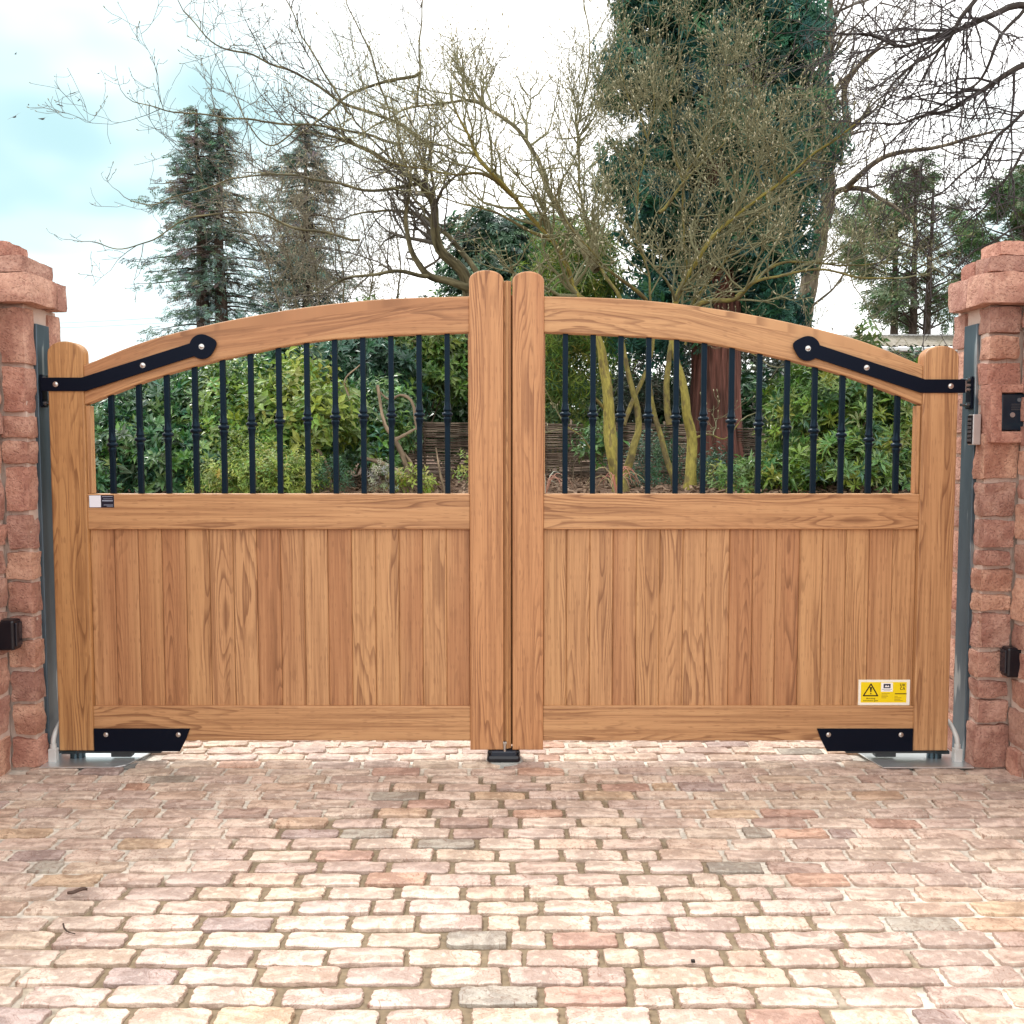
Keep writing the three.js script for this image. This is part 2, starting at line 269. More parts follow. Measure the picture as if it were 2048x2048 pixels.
// ---------- gate leaves ----------
function woodUV(geo, axis, ou = rnd(), ov = rnd(), bend) {
  const p = geo.attributes.position, n = geo.attributes.normal, uv = new Float32Array(p.count * 2);
  for (let k = 0; k < p.count; k++) {
    const x = p.getX(k), y = p.getY(k), z = p.getZ(k), ax = Math.abs(n.getX(k)), ay = Math.abs(n.getY(k)), az = Math.abs(n.getZ(k));
    let along, across;
    if (axis === 'y') { along = y; across = az > 0.5 ? x : ax > ay ? z + 0.37 : x; }
    else { along = x; across = az > 0.5 ? y - (bend ? bend(x) : 0) : z + 0.37; }
    uv[k * 2] = across / 1.2 + ou; uv[k * 2 + 1] = along / 2.4 + ov;
  }
  geo.setAttribute('uv', new THREE.BufferAttribute(uv, 2)); return geo;
}
function boltHead(x, y, z, r = 0.0105) { const a = new THREE.SphereGeometry(r, 18, 8, 0, Math.PI * 2, 0, Math.PI / 2); a.scale(1, 0.5, 1); a.rotateX(Math.PI / 2); a.translate(x, y, z); const b = cyl(x, y, z + 0.0005, r * 1.15, 0.002, 'z', 18); return mergeGeometries([a, b]); }
function gateLeaf(o) {
  const { xo, s, W, ms, topHinge, topMeet, cover, label, nb, b0, b1 } = o, hs = 0.158, X = (q) => xo + s * q;
  const leaf = thing('gate_leaf', label, 'gate', V(X(0.02), 0, 0), 'pair of arched wooden driveway gates'); seed(o.seed);
  const span = W - hs - ms, X0 = hs, X1 = W - ms;
  const crv = (tab) => { const c = new THREE.SplineCurve(tab.map(([q, y]) => new THREE.Vector2(q, y))); const P = c.getPoints(60); return (q) => { const t = clamp((q - X0) / span) * 1.0; let k = 0; while (k < P.length - 2 && P[k + 1].x < t) k++; const a = P[k], b = P[k + 1]; return lerp(a.y, b.y, clamp((t - a.x) / (b.x - a.x))); }; };
  const outer = crv([[0, 1.800], [0.19, 1.922], [0.47, 2.028], [0.745, 2.088], [1, 2.105]]), inner = crv([[0, 1.626], [0.205, 1.756], [0.43, 1.853], [0.65, 1.916], [1, 1.946]]);
  // stiles with rounded heads
  const stile = (q0, q1, y0, yTop, rise, z0, z1, mat, name) => {
    const a = X(q0), b = X(q1), lo = Math.min(a, b), hi = Math.max(a, b), w = hi - lo, pts = [[lo, y0], [hi, y0]], ys = yTop - rise;
    for (let k = 0; k <= 20; k++) { const t = Math.PI * k / 20; pts.push([(lo + hi) / 2 + w / 2 * Math.cos(t), ys + rise * Math.pow(Math.sin(t), 0.9)]); }
    return part(name, woodUV(extrudeZ(pts, z0, z1, 0.006), 'y'), mat, leaf);
  };
  stile(0, hs, 0.055, topHinge, 0.058, -0.035, 0.036, o.hingeMat, 'hinge_stile');
  stile(W - ms, W, 0.058, topMeet, 0.047, -0.035, 0.036, woodRed, 'meeting_stile');
  if (cover) { const g = box(X(W) + 0.0008, X(W) + 0.0345, 0.062, 2.172, -0.034, 0.026, 0.005); part('rebate_strip', woodUV(box(X(W) - 0.012, X(W) + 0.06, 0.062, 2.12, -0.052, -0.0365, 0.003), 'y'), woodHoney, leaf); part('cover_strip', woodUV(g, 'y'), woodHoney, leaf); part('cover_bead', woodUV(box(X(W) + 0.010, X(W) + 0.022, 0.062, 2.172, 0.0262, 0.031, 0.002), 'y'), woodHoney, leaf); }
  // arched top rail
  { const pts = [], n = 40; for (let k = 0; k <= n; k++) { const q = lerp(X0 - 0.002, X1 + 0.002, k / n); pts.push([X(q), outer(q)]); } for (let k = n; k >= 0; k--) { const q = lerp(X0 - 0.002, X1 + 0.002, k / n); pts.push([X(q), inner(q)]); }
    part('arched_top_rail', woodUV(extrudeZ(pts, -0.028, 0.028, 0.005), 'x', rnd(), rnd(), (x) => outer((x - xo) * s)), wood[2], leaf); }
  const rail = (y0, y1, name, m) => part(name, woodUV(box(X(X0 - 0.002), X(X1 + 0.002), y0, y1, -0.028, 0.028, 0.006), 'x'), m, leaf);
  rail(1.067, 1.228, 'middle_rail', wood[1]); rail(0.099, 0.259, 'bottom_rail', wood[3]);
  // inner jamb slips beside the opening
  part('jamb_slip', woodUV(box(X(X0 + 0.0005), X(X0 + 0.02), 1.2285, inner(X0) - 0.004, -0.024, 0.02, 0.003), 'y'), wood[2], leaf);
  part('jamb_slip', woodUV(box(X(X1 - 0.0005), X(X1 - 0.006), 1.2285, inner(X1) - 0.002, -0.024, 0.02, 0.002), 'y'), wood[2], leaf);
  // tongue-and-groove boards
  const NB = 16, bw = span / NB;
  for (let k = 0; k < NB; k++) {
    const q0 = X0 + k * bw + 0.0006, q1 = X0 + (k + 1) * bw - 0.0006, c = 0.0035, zf = 0.010, zb = -0.012;
    const pr = [[q0, zb], [q1, zb], [q1, -0.004], [q1 + 0.0035, -0.004], [q1 + 0.0035, 0.002], [q1, 0.002], [q1, zf - c], [q1 - c, zf], [q0 + c, zf], [q0, zf - c]].map(([q, z]) => [X(q), -z]);
    const g = new THREE.ExtrudeGeometry(shapeOf(pr), { depth: 0.808, bevelEnabled: false }); g.rotateX(-Math.PI / 2); g.translate(0, 0.2592, 0);
    part('board', woodUV(g, 'y'), pick([wood[0], wood[0], wood[1], wood[2]]), leaf);
  }
  // iron balusters with a knuckle at half height
  for (let k = 0; k < nb; k++) {
    const q = lerp(b0, b1, k / (nb - 1)), x = X(q), yt = inner(q) + 0.012, y0 = 1.224, ym = (yt + y0) / 2 - 0.004;
    const b = part('baluster', box(x - 0.0118, x + 0.0118, y0, yt, -0.0118, 0.0118, 0.0035), barPaint, leaf);
    const prof = [[0.0125, -0.055], [0.0158, -0.032], [0.0185, -0.022], [0.0185, -0.017], [0.0155, -0.014], [0.0155, -0.010], [0.024, -0.006], [0.025, 0], [0.024, 0.006], [0.0155, 0.010], [0.0155, 0.014], [0.0185, 0.017], [0.0185, 0.022], [0.0158, 0.032], [0.0125, 0.055]].map(([r, y]) => new THREE.Vector2(r, y));
    const kg = new THREE.LatheGeometry(prof, 14); kg.translate(x, ym, 0); part('knuckle', kg, barPaint, b);
  }
  // strap hinge
  { const y = o.strapY, K = [hs + 0.003, y], C = [0.690 * (W / 2.028), y + 0.166], u = new THREE.Vector2(C[0] - K[0], C[1] - K[1]).normalize(), nn = new THREE.Vector2(-u.y, u.x), hw = 0.030;
    const loc = (a, b) => [C[0] + u.x * a + nn.x * b, C[1] + u.y * a + nn.y * b], pts = [[-0.028, y - hw], [hs + 0.012, y - hw]];
    const R = 0.055, a0 = Math.asin(hw / R); pts.push(loc(-R * Math.cos(a0) - 0.012, -hw));
    for (let k = 0; k <= 26; k++) { const a = -Math.PI + a0 + k / 26 * (2 * Math.PI - 2 * a0), tip = Math.exp(-((a / 0.5) ** 2)) * 0.014; pts.push(loc((R + tip) * Math.cos(a), R * Math.sin(a))); }
    pts.push(loc(-R * Math.cos(a0) - 0.012, hw)); pts.push([hs - 0.006, y + hw], [-0.028, y + hw]);
    const st = part('strap_hinge', extrudeZ(pts.map(([q, yy]) => [X(q), yy]), 0.0365, 0.0425, 0.0012), blackPaint, leaf);
    const mid = loc(-0.275, 0); for (const [q, yy] of [[0.038, y], mid, C]) part('bolt', boltHead(X(q), yy, 0.0428), steelBolt, st);
  }
  // foot bracket
  { const pts = [[hs + 0.002, 0.157], [hs + 0.440, 0.157], [hs + 0.420, 0.105], [hs + 0.392, 0.052], [hs + 0.002, 0.052]].map(([q, y]) => [X(q), y]);
    const br = part('foot_bracket', extrudeZ(pts, 0.0285, 0.0365, 0.0015), blackPaint, leaf); for (const q of [hs + 0.058, hs + 0.388]) part('bolt', boltHead(X(q), 0.130, 0.0368, 0.0095), steelBolt, br);
    part('carrier_arm', mergeGeometries([box(X(-0.012), X(0.46), 0.040, 0.053, -0.03, 0.026, 0.003), box(X(hs + 0.07), X(hs + 0.165), 0.020, 0.041, -0.02, 0.02, 0.004)]), M({ color: rgb(0.05, 0.06, 0.065), roughness: 0.45, metalness: 0.5 }), leaf);
  }
  return { leaf, X, W };
}
const leftLeaf = gateLeaf({ xo: -2.066, s: 1, W: 2.028, ms: 0.152, topHinge: 1.907, topMeet: 2.218, cover: true, strapY: 1.716, nb: 13, b0: 0.266, b1: 1.776, hingeMat: woodHoney, seed: 41, label: 'left arched wooden gate leaf with black bars and a small sticker on its rail' });
const rightLeaf = gateLeaf({ xo: 1.988, s: -1, W: 1.986, ms: 0.140, topHinge: 1.887, topMeet: 2.213, cover: false, strapY: 1.708, nb: 13, b0: 0.257, b1: 1.749, hingeMat: wood[1], seed: 83, label: 'right arched wooden gate leaf with black bars, yellow warning plate at its lower corner' });

// printed plates
function canvasTex(w, h, draw) { const c = document.createElement('canvas'); c.width = w; c.height = h; draw(c.getContext('2d'), w, h); const t = new THREE.CanvasTexture(c); t.colorSpace = THREE.SRGBColorSpace; t.magFilter = THREE.LinearFilter; return t; }
function plate(name, x0, x1, y0, y1, z, t, map, parent, label) {
  const g = new THREE.BoxGeometry(x1 - x0, y1 - y0, t); g.translate((x0 + x1) / 2, (y0 + y1) / 2, z + t / 2);
  return part(name, g, M({ map, roughness: 0.35 }), parent, label);
}
{
  const warn = canvasTex(824, 416, (c, w, h) => {
    c.fillStyle = '#f6f4e8'; c.fillRect(0, 0, w, h); c.fillStyle = '#f4d90c'; c.fillRect(40, 38, w - 92, h - 80);
    c.strokeStyle = '#1a1208'; c.lineWidth = 20; c.lineJoin = 'round'; c.beginPath(); c.moveTo(200, 70); c.lineTo(310, 262); c.lineTo(82, 262); c.closePath(); c.stroke();
    c.fillStyle = '#1a1208'; c.beginPath(); c.moveTo(180, 120); c.lineTo(220, 120); c.lineTo(208, 205); c.lineTo(192, 205); c.closePath(); c.fill(); c.beginPath(); c.arc(200, 228, 11, 0, 7); c.fill();
    c.font = 'bold 36px sans-serif'; c.textAlign = 'center'; c.fillText('Warning', 200, 318); c.font = 'bold 32px sans-serif'; c.fillText('Automatic gate', 200, 354);
    c.fillStyle = '#fbfbf6'; c.fillRect(362, 46, 190, 150); c.fillStyle = '#1d2340'; c.fillRect(402, 68, 112, 70); c.fillStyle = '#fbfbf6'; c.beginPath(); c.moveTo(420, 120); c.lineTo(440, 88); c.lineTo(462, 106); c.lineTo(482, 88); c.lineTo(498, 120); c.closePath(); c.fill();
    c.fillStyle = '#8b9097'; c.fillRect(380, 152, 156, 8); c.fillRect(404, 174, 110, 6);
    c.fillStyle = '#201a10'; c.font = 'bold 66px sans-serif'; c.fillText('UK', 706, 110); c.fillText('CA', 706, 166);
    c.fillStyle = '#a58a1c'; for (const [x, y, l] of [[372, 220, 130], [372, 246, 96], [372, 270, 104], [372, 292, 80], [580, 266, 50], [580, 292, 110], [580, 316, 96], [580, 338, 132]]) c.fillRect(x, y, l, 9); c.fillStyle = '#4a3d10'; c.fillRect(584, 222, 190, 16);
  });
  plate('warning_plate', 1.582, 1.817, 0.2605, 0.378, 0.0105, 0.0025, warn, rightLeaf.leaf, 'yellow and white warning plate with a black triangle');
  const stick = canvasTex(512, 256, (c, w, h) => { c.fillStyle = '#10162a'; c.fillRect(0, 0, w, h); c.fillStyle = '#e9ecf6'; c.fillRect(8, 8, 236, 240); c.fillStyle = '#9aa2b4'; for (const [x, y, l, t] of [[268, 24, 220, 12], [290, 72, 190, 7], [270, 104, 218, 22], [300, 196, 188, 12], [360, 226, 128, 8]]) c.fillRect(x, y, l, t); });
  plate('sticker', -1.901, -1.788, 1.166, 1.2225, 0.0282, 0.0008, stick, leftLeaf.leaf, 'small sticker, half white and half dark blue');
}

// ---------- stone pillars, wing walls, steel posts ----------
function rock(w, h, d, s, rough = 1) {
  seed(s); const nx = Math.max(3, Math.min(8, Math.round(w / 0.02))), ny = Math.max(3, Math.min(8, Math.round(h / 0.02))), nz = Math.max(3, Math.min(7, Math.round(d / 0.022)));
  let g = new THREE.BoxGeometry(w, h, d, nx, ny, nz); g.deleteAttribute('uv'); g.deleteAttribute('normal'); g = mergeVertices(g, 1e-5);
  const p = g.attributes.position, o = rr(0, 50), r = Math.min(rr(0.005, 0.010), w * 0.2, h * 0.2, d * 0.2), sk = rr(-0.05, 0.05), v = V(0, 0, 0), c = V(0, 0, 0);
  for (let k = 0; k < p.count; k++) {
    v.fromBufferAttribute(p, k); const L = V(w / 2 - r, h / 2 - r, d / 2 - r); c.set(clamp(v.x, -L.x, L.x), clamp(v.y, -L.y, L.y), clamp(v.z, -L.z, L.z));
    const dir = v.clone().sub(c); const far = dir.length(); if (far > r) dir.multiplyScalar(r / far);
    v.copy(c).add(dir); const nn = dir.lengthSq() > 1e-9 ? dir.clone().normalize() : v.clone().normalize();
    const q = fbm3(v.x * 9 + o, v.y * 9 + o, v.z * 9, 3) * 0.022 * rough + n3(v.x * 30, v.y * 30 + o, v.z * 30) * 0.006 * rough;
    v.addScaledVector(nn, q); v.x += v.y * sk; p.setXYZ(k, v.x, v.y, v.z);
  }
  g = toCreasedNormals(g, 0.55); { const p = g.attributes.position, n = g.attributes.normal, uv = new Float32Array(p.count * 2), ou = rnd(), ov = rnd();
  for (let k = 0; k < p.count; k++) { const x = p.getX(k), y = p.getY(k), z = p.getZ(k), ax = Math.abs(n.getX(k)), ay = Math.abs(n.getY(k)), az = Math.abs(n.getZ(k)); const a = ax > ay && ax > az ? [z, y] : ay > az ? [x, z] : [x, y]; uv[k * 2] = a[0] * 2.2 + ou; uv[k * 2 + 1] = a[1] * 2.2 + ov; }
  g.setAttribute('uv', new THREE.BufferAttribute(uv, 2)); } return g;
}
let stoneNo = 1000;
function stone(x0, x1, y0, y1, z0, z1, parent, name = 'stone', rough = 1, mat) {
  const g = rock(Math.abs(x1 - x0), y1 - y0, Math.abs(z1 - z0), stoneNo++, rough); g.translate((x0 + x1) / 2, (y0 + y1) / 2, (z0 + z1) / 2);
  return part(name, g, mat ?? pick(stoneMats), parent);
}
const sides = [{ s: -1, rev: 2.112, wing: 2.222, lab: 'left' }, { s: 1, rev: 2.064, wing: 2.205, lab: 'right' }];
for (const { s, rev, wing, lab } of sides) {
  const X = (a) => s * a, ZF = 0.125, ZB = -0.21;
  const pil = thing('stone_pillar', `red sandstone gate pillar with stepped cap on the ${lab}`, 'pillar', V(X(rev + 0.2), 0, -0.05), 'sandstone gate pillars');
  part('mortar_core', box(X(rev + 0.016), X(rev + 0.5), -0.05, 2.06, ZB + 0.015, ZF - 0.015, 0.004), mortarMat, pil);
  // quoins between the steel post and the wing wall
  let y = 0.0; seed(s > 0 ? 210 : 190); const hs = []; while (y < 2.02) { let h = pick([0.075, 0.1, 0.12, 0.14, 0.155, 0.2]); if (y + h > 1.97) h = 2.045 - y; hs.push([y, h]); y += h + 0.012; }
  hs.forEach(([y0, h], k) => { const j = ((k * 37) % 10) / 10 * 0.02; stone(X(rev + 0.002 + j * 0.5), X(wing + 0.012 - j), y0 + 0.003, y0 + h, 0.035, ZF + 0.004 + j * 0.6, pil); });
  // stones behind the post
  y = 0.0; let k = 0; while (y < 2.02) { seed(k * 7 + (s > 0 ? 3 : 5)); let h = pick([0.08, 0.11, 0.15, 0.18, 0.22]); if (y + h > 1.95) h = 2.045 - y; stone(X(rev + 0.002), X(rev + 0.16), y + 0.003, y + h, ZB - 0.004, -0.094, pil, 'stone', 0.6); y += h + 0.014; k++; }
  // cap: two stepped courses and a crown
  const course = (y0, y1, ox, zf, zb, cuts, n2) => {
    const xe = rev + 0.5; // blocks along the reveal side, then along the front
    let z = zb; for (const zc of [...cuts, zf]) { stone(X(rev - ox), X(rev + 0.2), y0, y1, z + 0.003, zc - 0.003, pil, 'cap_stone', 0.75, stoneMats[n2 % 5]); z = zc; n2++; }
    let x = rev + 0.206; for (const w of [0.22, 0.2]) { stone(X(x), X(Math.min(xe, x + w)), y0, y1, zb + 0.004, zf - 0.002, pil, 'cap_stone', 0.75, stoneMats[(n2++) % 5]); x += w + 0.006; }
  };
  if (s > 0) { course(2.052, 2.188, 0.045, 0.185, -0.18, [0.02], 0); course(2.193, 2.265, 0.0, 0.145, -0.15, [-0.01], 2); course(2.270, 2.335, -0.06, 0.1, -0.1, [], 2); }
  else { course(2.058, 2.185, 0.050, 0.185, -0.18, [-0.08], 0); course(2.190, 2.262, 0.002, 0.150, -0.15, [], 3); course(2.267, 2.335, -0.085, 0.1, -0.1, [], 2); }
  part('cap_mortar', box(X(rev + 0.03), X(rev + 0.48), 2.05, 2.25, -0.12, 0.11, 0.004), mortarMat, pil);

  const wall = thing('stone_wall', `red sandstone wing wall running forward from the ${lab} gate pillar`, 'wall', V(X(wing + 0.15), 0, 1.3), 'sandstone wing walls beside the drive');
  part('mortar_core', box(X(wing + 0.017), X(wing + 0.33), -0.05, 2.02, ZF + 0.001, 3.0, 0.004), mortarMat, wall);
  y = 0.0; let row = 0; seed(s > 0 ? 611 : 633); const rows = []; while (y < 1.98) { let h = pick([0.09, 0.11, 0.13, 0.16, 0.19]); if (y + h > 1.94) h = 2.02 - y; rows.push([y, h]); y += h + 0.016; }
  for (const [y0, h] of rows) { seed(row * 13 + (s > 0 ? 7 : 11)); let z = ZF + 0.012; const cuts = []; while (z < 2.98) { const w = Math.min(rr(0.1, 0.27), 2.99 - z); cuts.push([z, w, rr(0, 0.012)]); z += w + 0.016; } for (const [z0, w, j] of cuts) if (w > 0.04) stone(X(wing - 0.002 + j), X(wing + 0.12), y0 + 0.002, y0 + h, z0, z0 + w, wall); row++; }
  for (let z = 0.2; z < 2.9; z += 0.4) stone(X(wing - 0.02), X(wing + 0.36), 2.024, 2.09, z, z + 0.394, wall, 'coping_stone', 0.7);

  const post = thing('steel_post', `grey galvanised steel hinge post set into the ${lab} pillar`, 'post', V(X(rev + 0.03), 0, -0.035), 'galvanised hinge posts');
  const pg = box(X(rev - 0.002), X(rev + 0.075), 0.006, 1.985, -0.088, 0.034, 0.004); { const p = pg.attributes.position, uv = pg.attributes.uv; for (let q = 0; q < p.count; q++) uv.setXY(q, p.getZ(q) * 1.6 + p.getX(q) + (s > 0 ? 0.37 : 0), p.getY(q) * 0.55); }
  part('post_tube', pg, galv, post);
  // hinge bracket carried by the post
  const by = s > 0 ? 1.708 : 1.716, bx = rev - 0.004;
  part('hinge_plate', box(X(bx), X(bx - 0.010), by - 0.10, by + 0.045, -0.03, 0.026, 0.003), blackPaint, post);
  part('hinge_eye', mergeGeometries([cyl(X(bx - 0.032), by, 0.008, 0.011, 0.05, 'y', 18), cyl(X(bx - 0.022), by + 0.006, 0.01, 0.009, 0.05, 'x', 14), cyl(X(bx - 0.022), by - 0.014, 0.01, 0.009, 0.05, 'x', 14)]), M({ color: rgb(0.42, 0.46, 0.48), roughness: 0.3, metalness: 1 }), post);
  for (const dy of [0.03, -0.082]) part('hinge_nut', mergeGeometries([cyl(X(bx - 0.017), by + dy, 0.006, 0.014, 0.016, 'x', 6), cyl(X(bx - 0.034), by + dy, 0.006, 0.006, 0.03, 'x', 12)]), M({ color: rgb(0.2, 0.24, 0.26), roughness: 0.3, metalness: 1 }), post);

  // ground plate and pivot
  const pl = thing('pivot_plate', `shiny steel ground plate with pivot under the foot of the ${lab} gate leaf`, 'ground plate', V(X(1.9), 0.004, 0), 'gate pivot plates');
  { const a = s < 0 ? [[rev + 0.0, 0.128], [1.775, 0.128], [1.74, 0.10], [1.665, -0.19], [rev + 0.0, -0.19]] : [[rev + 0.0, 0.132], [1.66, 0.132], [1.60, -0.19], [rev + 0.0, -0.19]];
    const g = new THREE.ExtrudeGeometry(shapeOf(a.map(([x, z]) => [X(x), -z])), { depth: 0.004, bevelEnabled: true, bevelSize: 0.001, bevelThickness: 0.001, bevelSegments: 1 }); g.rotateX(-Math.PI / 2); g.translate(0, 0.006, 0); part('plate', g, plateMetal, pl);
    part('pit_frame', box(X(1.70), X(rev), -0.06, 0.003, -0.18, 0.11, 0.002), M({ color: rgb(0.2, 0.2, 0.19), roughness: 0.8 }), pl);
    part('pivot', mergeGeometries([cyl(X(s < 0 ? 1.99 : 1.935), 0.025, -0.01, 0.022, 0.036, 'y', 24), cyl(X(s < 0 ? 2.012 : 1.955), 0.027, -0.01, 0.024, 0.038, 'y', 24), box(X(s < 0 ? 2.06 : 2.0), X(s < 0 ? 1.99 : 1.935), 0.037, 0.053, -0.04, 0.03, 0.003)]), M({ color: rgb(0.05, 0.075, 0.09), roughness: 0.3, metalness: 0.8 }), pl); }
  // flexible conduit
  const cd = thing('cable_conduit', `pale flexible cable conduit looping from the floor beside the ${lab} post`, 'conduit', V(X(rev - 0.045), 0.008, 0.05), 'gate motor conduits');
  { const x0 = s < 0 ? 2.088 : 2.027, off = s < 0 ? [0, 0, 0.003, 0.010, 0.028, 0.09] : [0, 0, 0.007, 0.019, 0.042, 0.1], pts = [[0.06, 0.045], [0.11, 0.04], [0.15, 0.012], [0.178, -0.022], [0.19, -0.056], [0.195, -0.076]].map(([y, z], k) => V(X(x0 - off[k]), y, z)), cp = curvePts(pts, 90), tb = new Tubes(); tb.add(cp, cp.map((_, q) => 0.0098 + 0.0012 * (q % 2)), 12); part('flexible_pipe', tb.geo(), greyPlastic, cd);
    part('gland', mergeGeometries([box(X(x0 - 0.018), X(x0 + 0.018), 0.008, 0.07, 0.028, 0.062, 0.004), cyl(X(x0), 0.078, 0.045, 0.0145, 0.022, 'y', 8)]), greyPlastic, cd); }
  // safety photocell on the wing wall
  const pc = thing('photocell', `small black photocell box on the ${lab} wing wall`, 'photocell', V(X(wing - 0.03), s > 0 ? 0.5 : 0.63, 0.2), 'gate safety photocells');
  if (s > 0) { part('housing', box(X(wing - 0.040), X(wing + 0.03), 0.430, 0.562, 0.132, 0.200, 0.012), blackPlastic, pc); part('lens_cover', box(X(wing - 0.047), X(wing - 0.038), 0.446, 0.55, 0.142, 0.19, 0.006), M({ color: rgb(0.015, 0.017, 0.025), roughness: 0.12 }), pc); }
  else { part('housing', box(X(wing - 0.062), X(wing + 0.03), 0.555, 0.688, 0.150, 0.225, 0.012), blackPlastic, pc); part('lens_cover', box(X(wing - 0.07), X(wing - 0.06), 0.57, 0.675, 0.160, 0.212, 0.006), M({ color: rgb(0.015, 0.017, 0.025), roughness: 0.12 }), pc); }
}
// keypad and intercom on the right
{
  const k = thing('keypad', 'narrow silver keypad with black keys beside the right steel post', 'keypad', V(2.05, 1.5, 0.07));
  part('housing', box(2.030, 2.066, 1.447, 1.582, 0.046, 0.095, 0.004), M({ color: rgb(0.6, 0.6, 0.6), roughness: 0.35, metalness: 0.7 }), k);
  const f = part('key_panel', box(2.0255, 2.0305, 1.452, 1.577, 0.049, 0.092, 0.002), blackPlastic, k);
  for (let r = 0; r < 6; r++) for (let c = 0; c < 2; c++) part('key', box(2.0235, 2.026, 1.462 + r * 0.0185, 1.474 + r * 0.0185, 0.055 + c * 0.018, 0.069 + c * 0.018, 0.001), M({ color: rgb(0.1, 0.1, 0.11), roughness: 0.4 }), f);
  const ic = thing('intercom', 'dark intercom panel framed in sandstone on the right pillar', 'intercom', V(2.2, 1.55, 0.2));
  const fx0 = 2.07, fx1 = 2.30, fy0 = 1.455, fy1 = 1.71, ix0 = 2.122, ix1 = 2.235, iy0 = 1.507, iy1 = 1.672, z0 = 0.07, z1 = 0.168;
  stone(fx0, ix0, fy0, fy1, z0, z1, ic, 'frame_stone', 0.3, stoneMats[2]); stone(ix1, fx1, fy0, fy1, z0, z1, ic, 'frame_stone', 0.3, stoneMats[2]);
  stone(ix0 - 0.006, ix1 + 0.006, fy0, iy0, z0, z1 - 0.001, ic, 'frame_stone', 0.3, stoneMats[2]); stone(ix0 - 0.006, ix1 + 0.006, iy1, fy1, z0, z1 - 0.001, ic, 'frame_stone', 0.3, stoneMats[2]);
  const pn_ = part('panel', box(ix0 + 0.002, ix1 - 0.002, iy0 + 0.002, iy1 - 0.002, 0.10, 0.152, 0.008), M({ color: rgb(0.006, 0.02, 0.036), roughness: 0.14 }), ic);
  part('speaker_grille', mergeGeometries([0, 1, 2, 3].map((q) => box(ix0 + 0.045, ix1 - 0.03, iy1 - 0.05 - q * 0.008, iy1 - 0.047 - q * 0.008, 0.1515, 0.1535, 0))), M({ color: rgb(0.05, 0.06, 0.07), roughness: 0.4 }), pn_);
  part('camera_lens', cyl(ix0 + 0.078, iy1 - 0.03, 0.153, 0.009, 0.004, 'z', 20), M({ color: rgb(0.12, 0.14, 0.16), roughness: 0.1 }), pn_);
  part('call_button', cyl((ix0 + ix1) / 2 - 0.006, iy0 + 0.07, 0.153, 0.011, 0.005, 'z', 20), M({ color: rgb(0.5, 0.53, 0.55), roughness: 0.25, metalness: 0.8 }), pn_);
}
// floor stop and drop bolt at the meeting stiles
{
  const g = thing('gate_stop', 'black cast gate stop on the ground under the meeting stiles', 'gate stop', V(-0.036, 0, 0.0));
  const x = -0.036;
  part('concrete_pad', cyl(x, -0.002, 0.0, 0.088, 0.016, 'y', 28, 0.08), M({ color: rgb(0.5, 0.51, 0.48), roughness: 0.9, bumpMap: grainBump, bumpScale: 0.003 }), g);
  part('base', mergeGeometries([box(x - 0.079, x + 0.075, 0.004, 0.038, -0.06, 0.06, 0.017), box(x - 0.075, x + 0.071, 0.037, 0.052, -0.055, 0.03, 0.005)]), blackPlastic, g);
  part('stop_bar', box(x - 0.060, x + 0.056, 0.03, 0.057, 0.018, 0.052, 0.006), M({ color: rgb(0.012, 0.02, 0.035), roughness: 0.4 }), g);
  part('drop_bolt', mergeGeometries([cyl(x + 0.003, 0.075, 0.044, 0.0065, 0.05, 'y', 16), box(x - 0.005, x + 0.012, 0.088, 0.1, 0.0365, 0.05, 0.002)]), steelBolt, g);
}
// litter on the setts
{
  const tw = thing('fallen_twig', 'thin dark twig lying on the setts at the left edge', 'twig', V(-1.32, 0.004, 1.62)); const c = curvePts([V(-1.345, 0.013, 1.585), V(-1.33, 0.012, 1.61), V(-1.31, 0.011, 1.63), V(-1.285, 0.01, 1.64)], 10); part('stem', new Tubes().add(c, c.map((_, k) => 0.0028 - k * 0.00012), 6).geo(), M({ color: rgb(0.06, 0.04, 0.03), roughness: 0.9 }), tw);
  const lf = thing('dead_leaf', 'curled brown dead leaf on the setts at the left edge', 'leaf', V(-1.4, 0.006, 1.37));
  const g = new THREE.PlaneGeometry(0.06, 0.024, 8, 4), p = g.attributes.position; for (let k = 0; k < p.count; k++) { const x = p.getX(k), y = p.getY(k), w = Math.sqrt(Math.max(0, 1 - (x / 0.031) ** 2)); p.setXYZ(k, x, 0.006 + 0.008 * Math.abs(y / 0.012) ** 2 + 0.004 * Math.sin(x * 90), y * w); } g.computeVertexNormals(); g.rotateY(0.3); g.translate(-1.395, 0.006, 1.375); part('blade', g, M({ color: rgb(0.1, 0.06, 0.045), roughness: 0.8, side: THREE.DoubleSide }), lf);
  const st = rock(0.012, 0.008, 0.010, 9, 0.1); st.translate(0.505, 0.008, 1.79); const pb = thing('pebble', 'tiny dark pebble on a pale sett near the front', 'pebble', V(0.505, 0.004, 1.79)); part('body', st, M({ color: rgb(0.02, 0.016, 0.014), roughness: 0.8 }), pb);
}

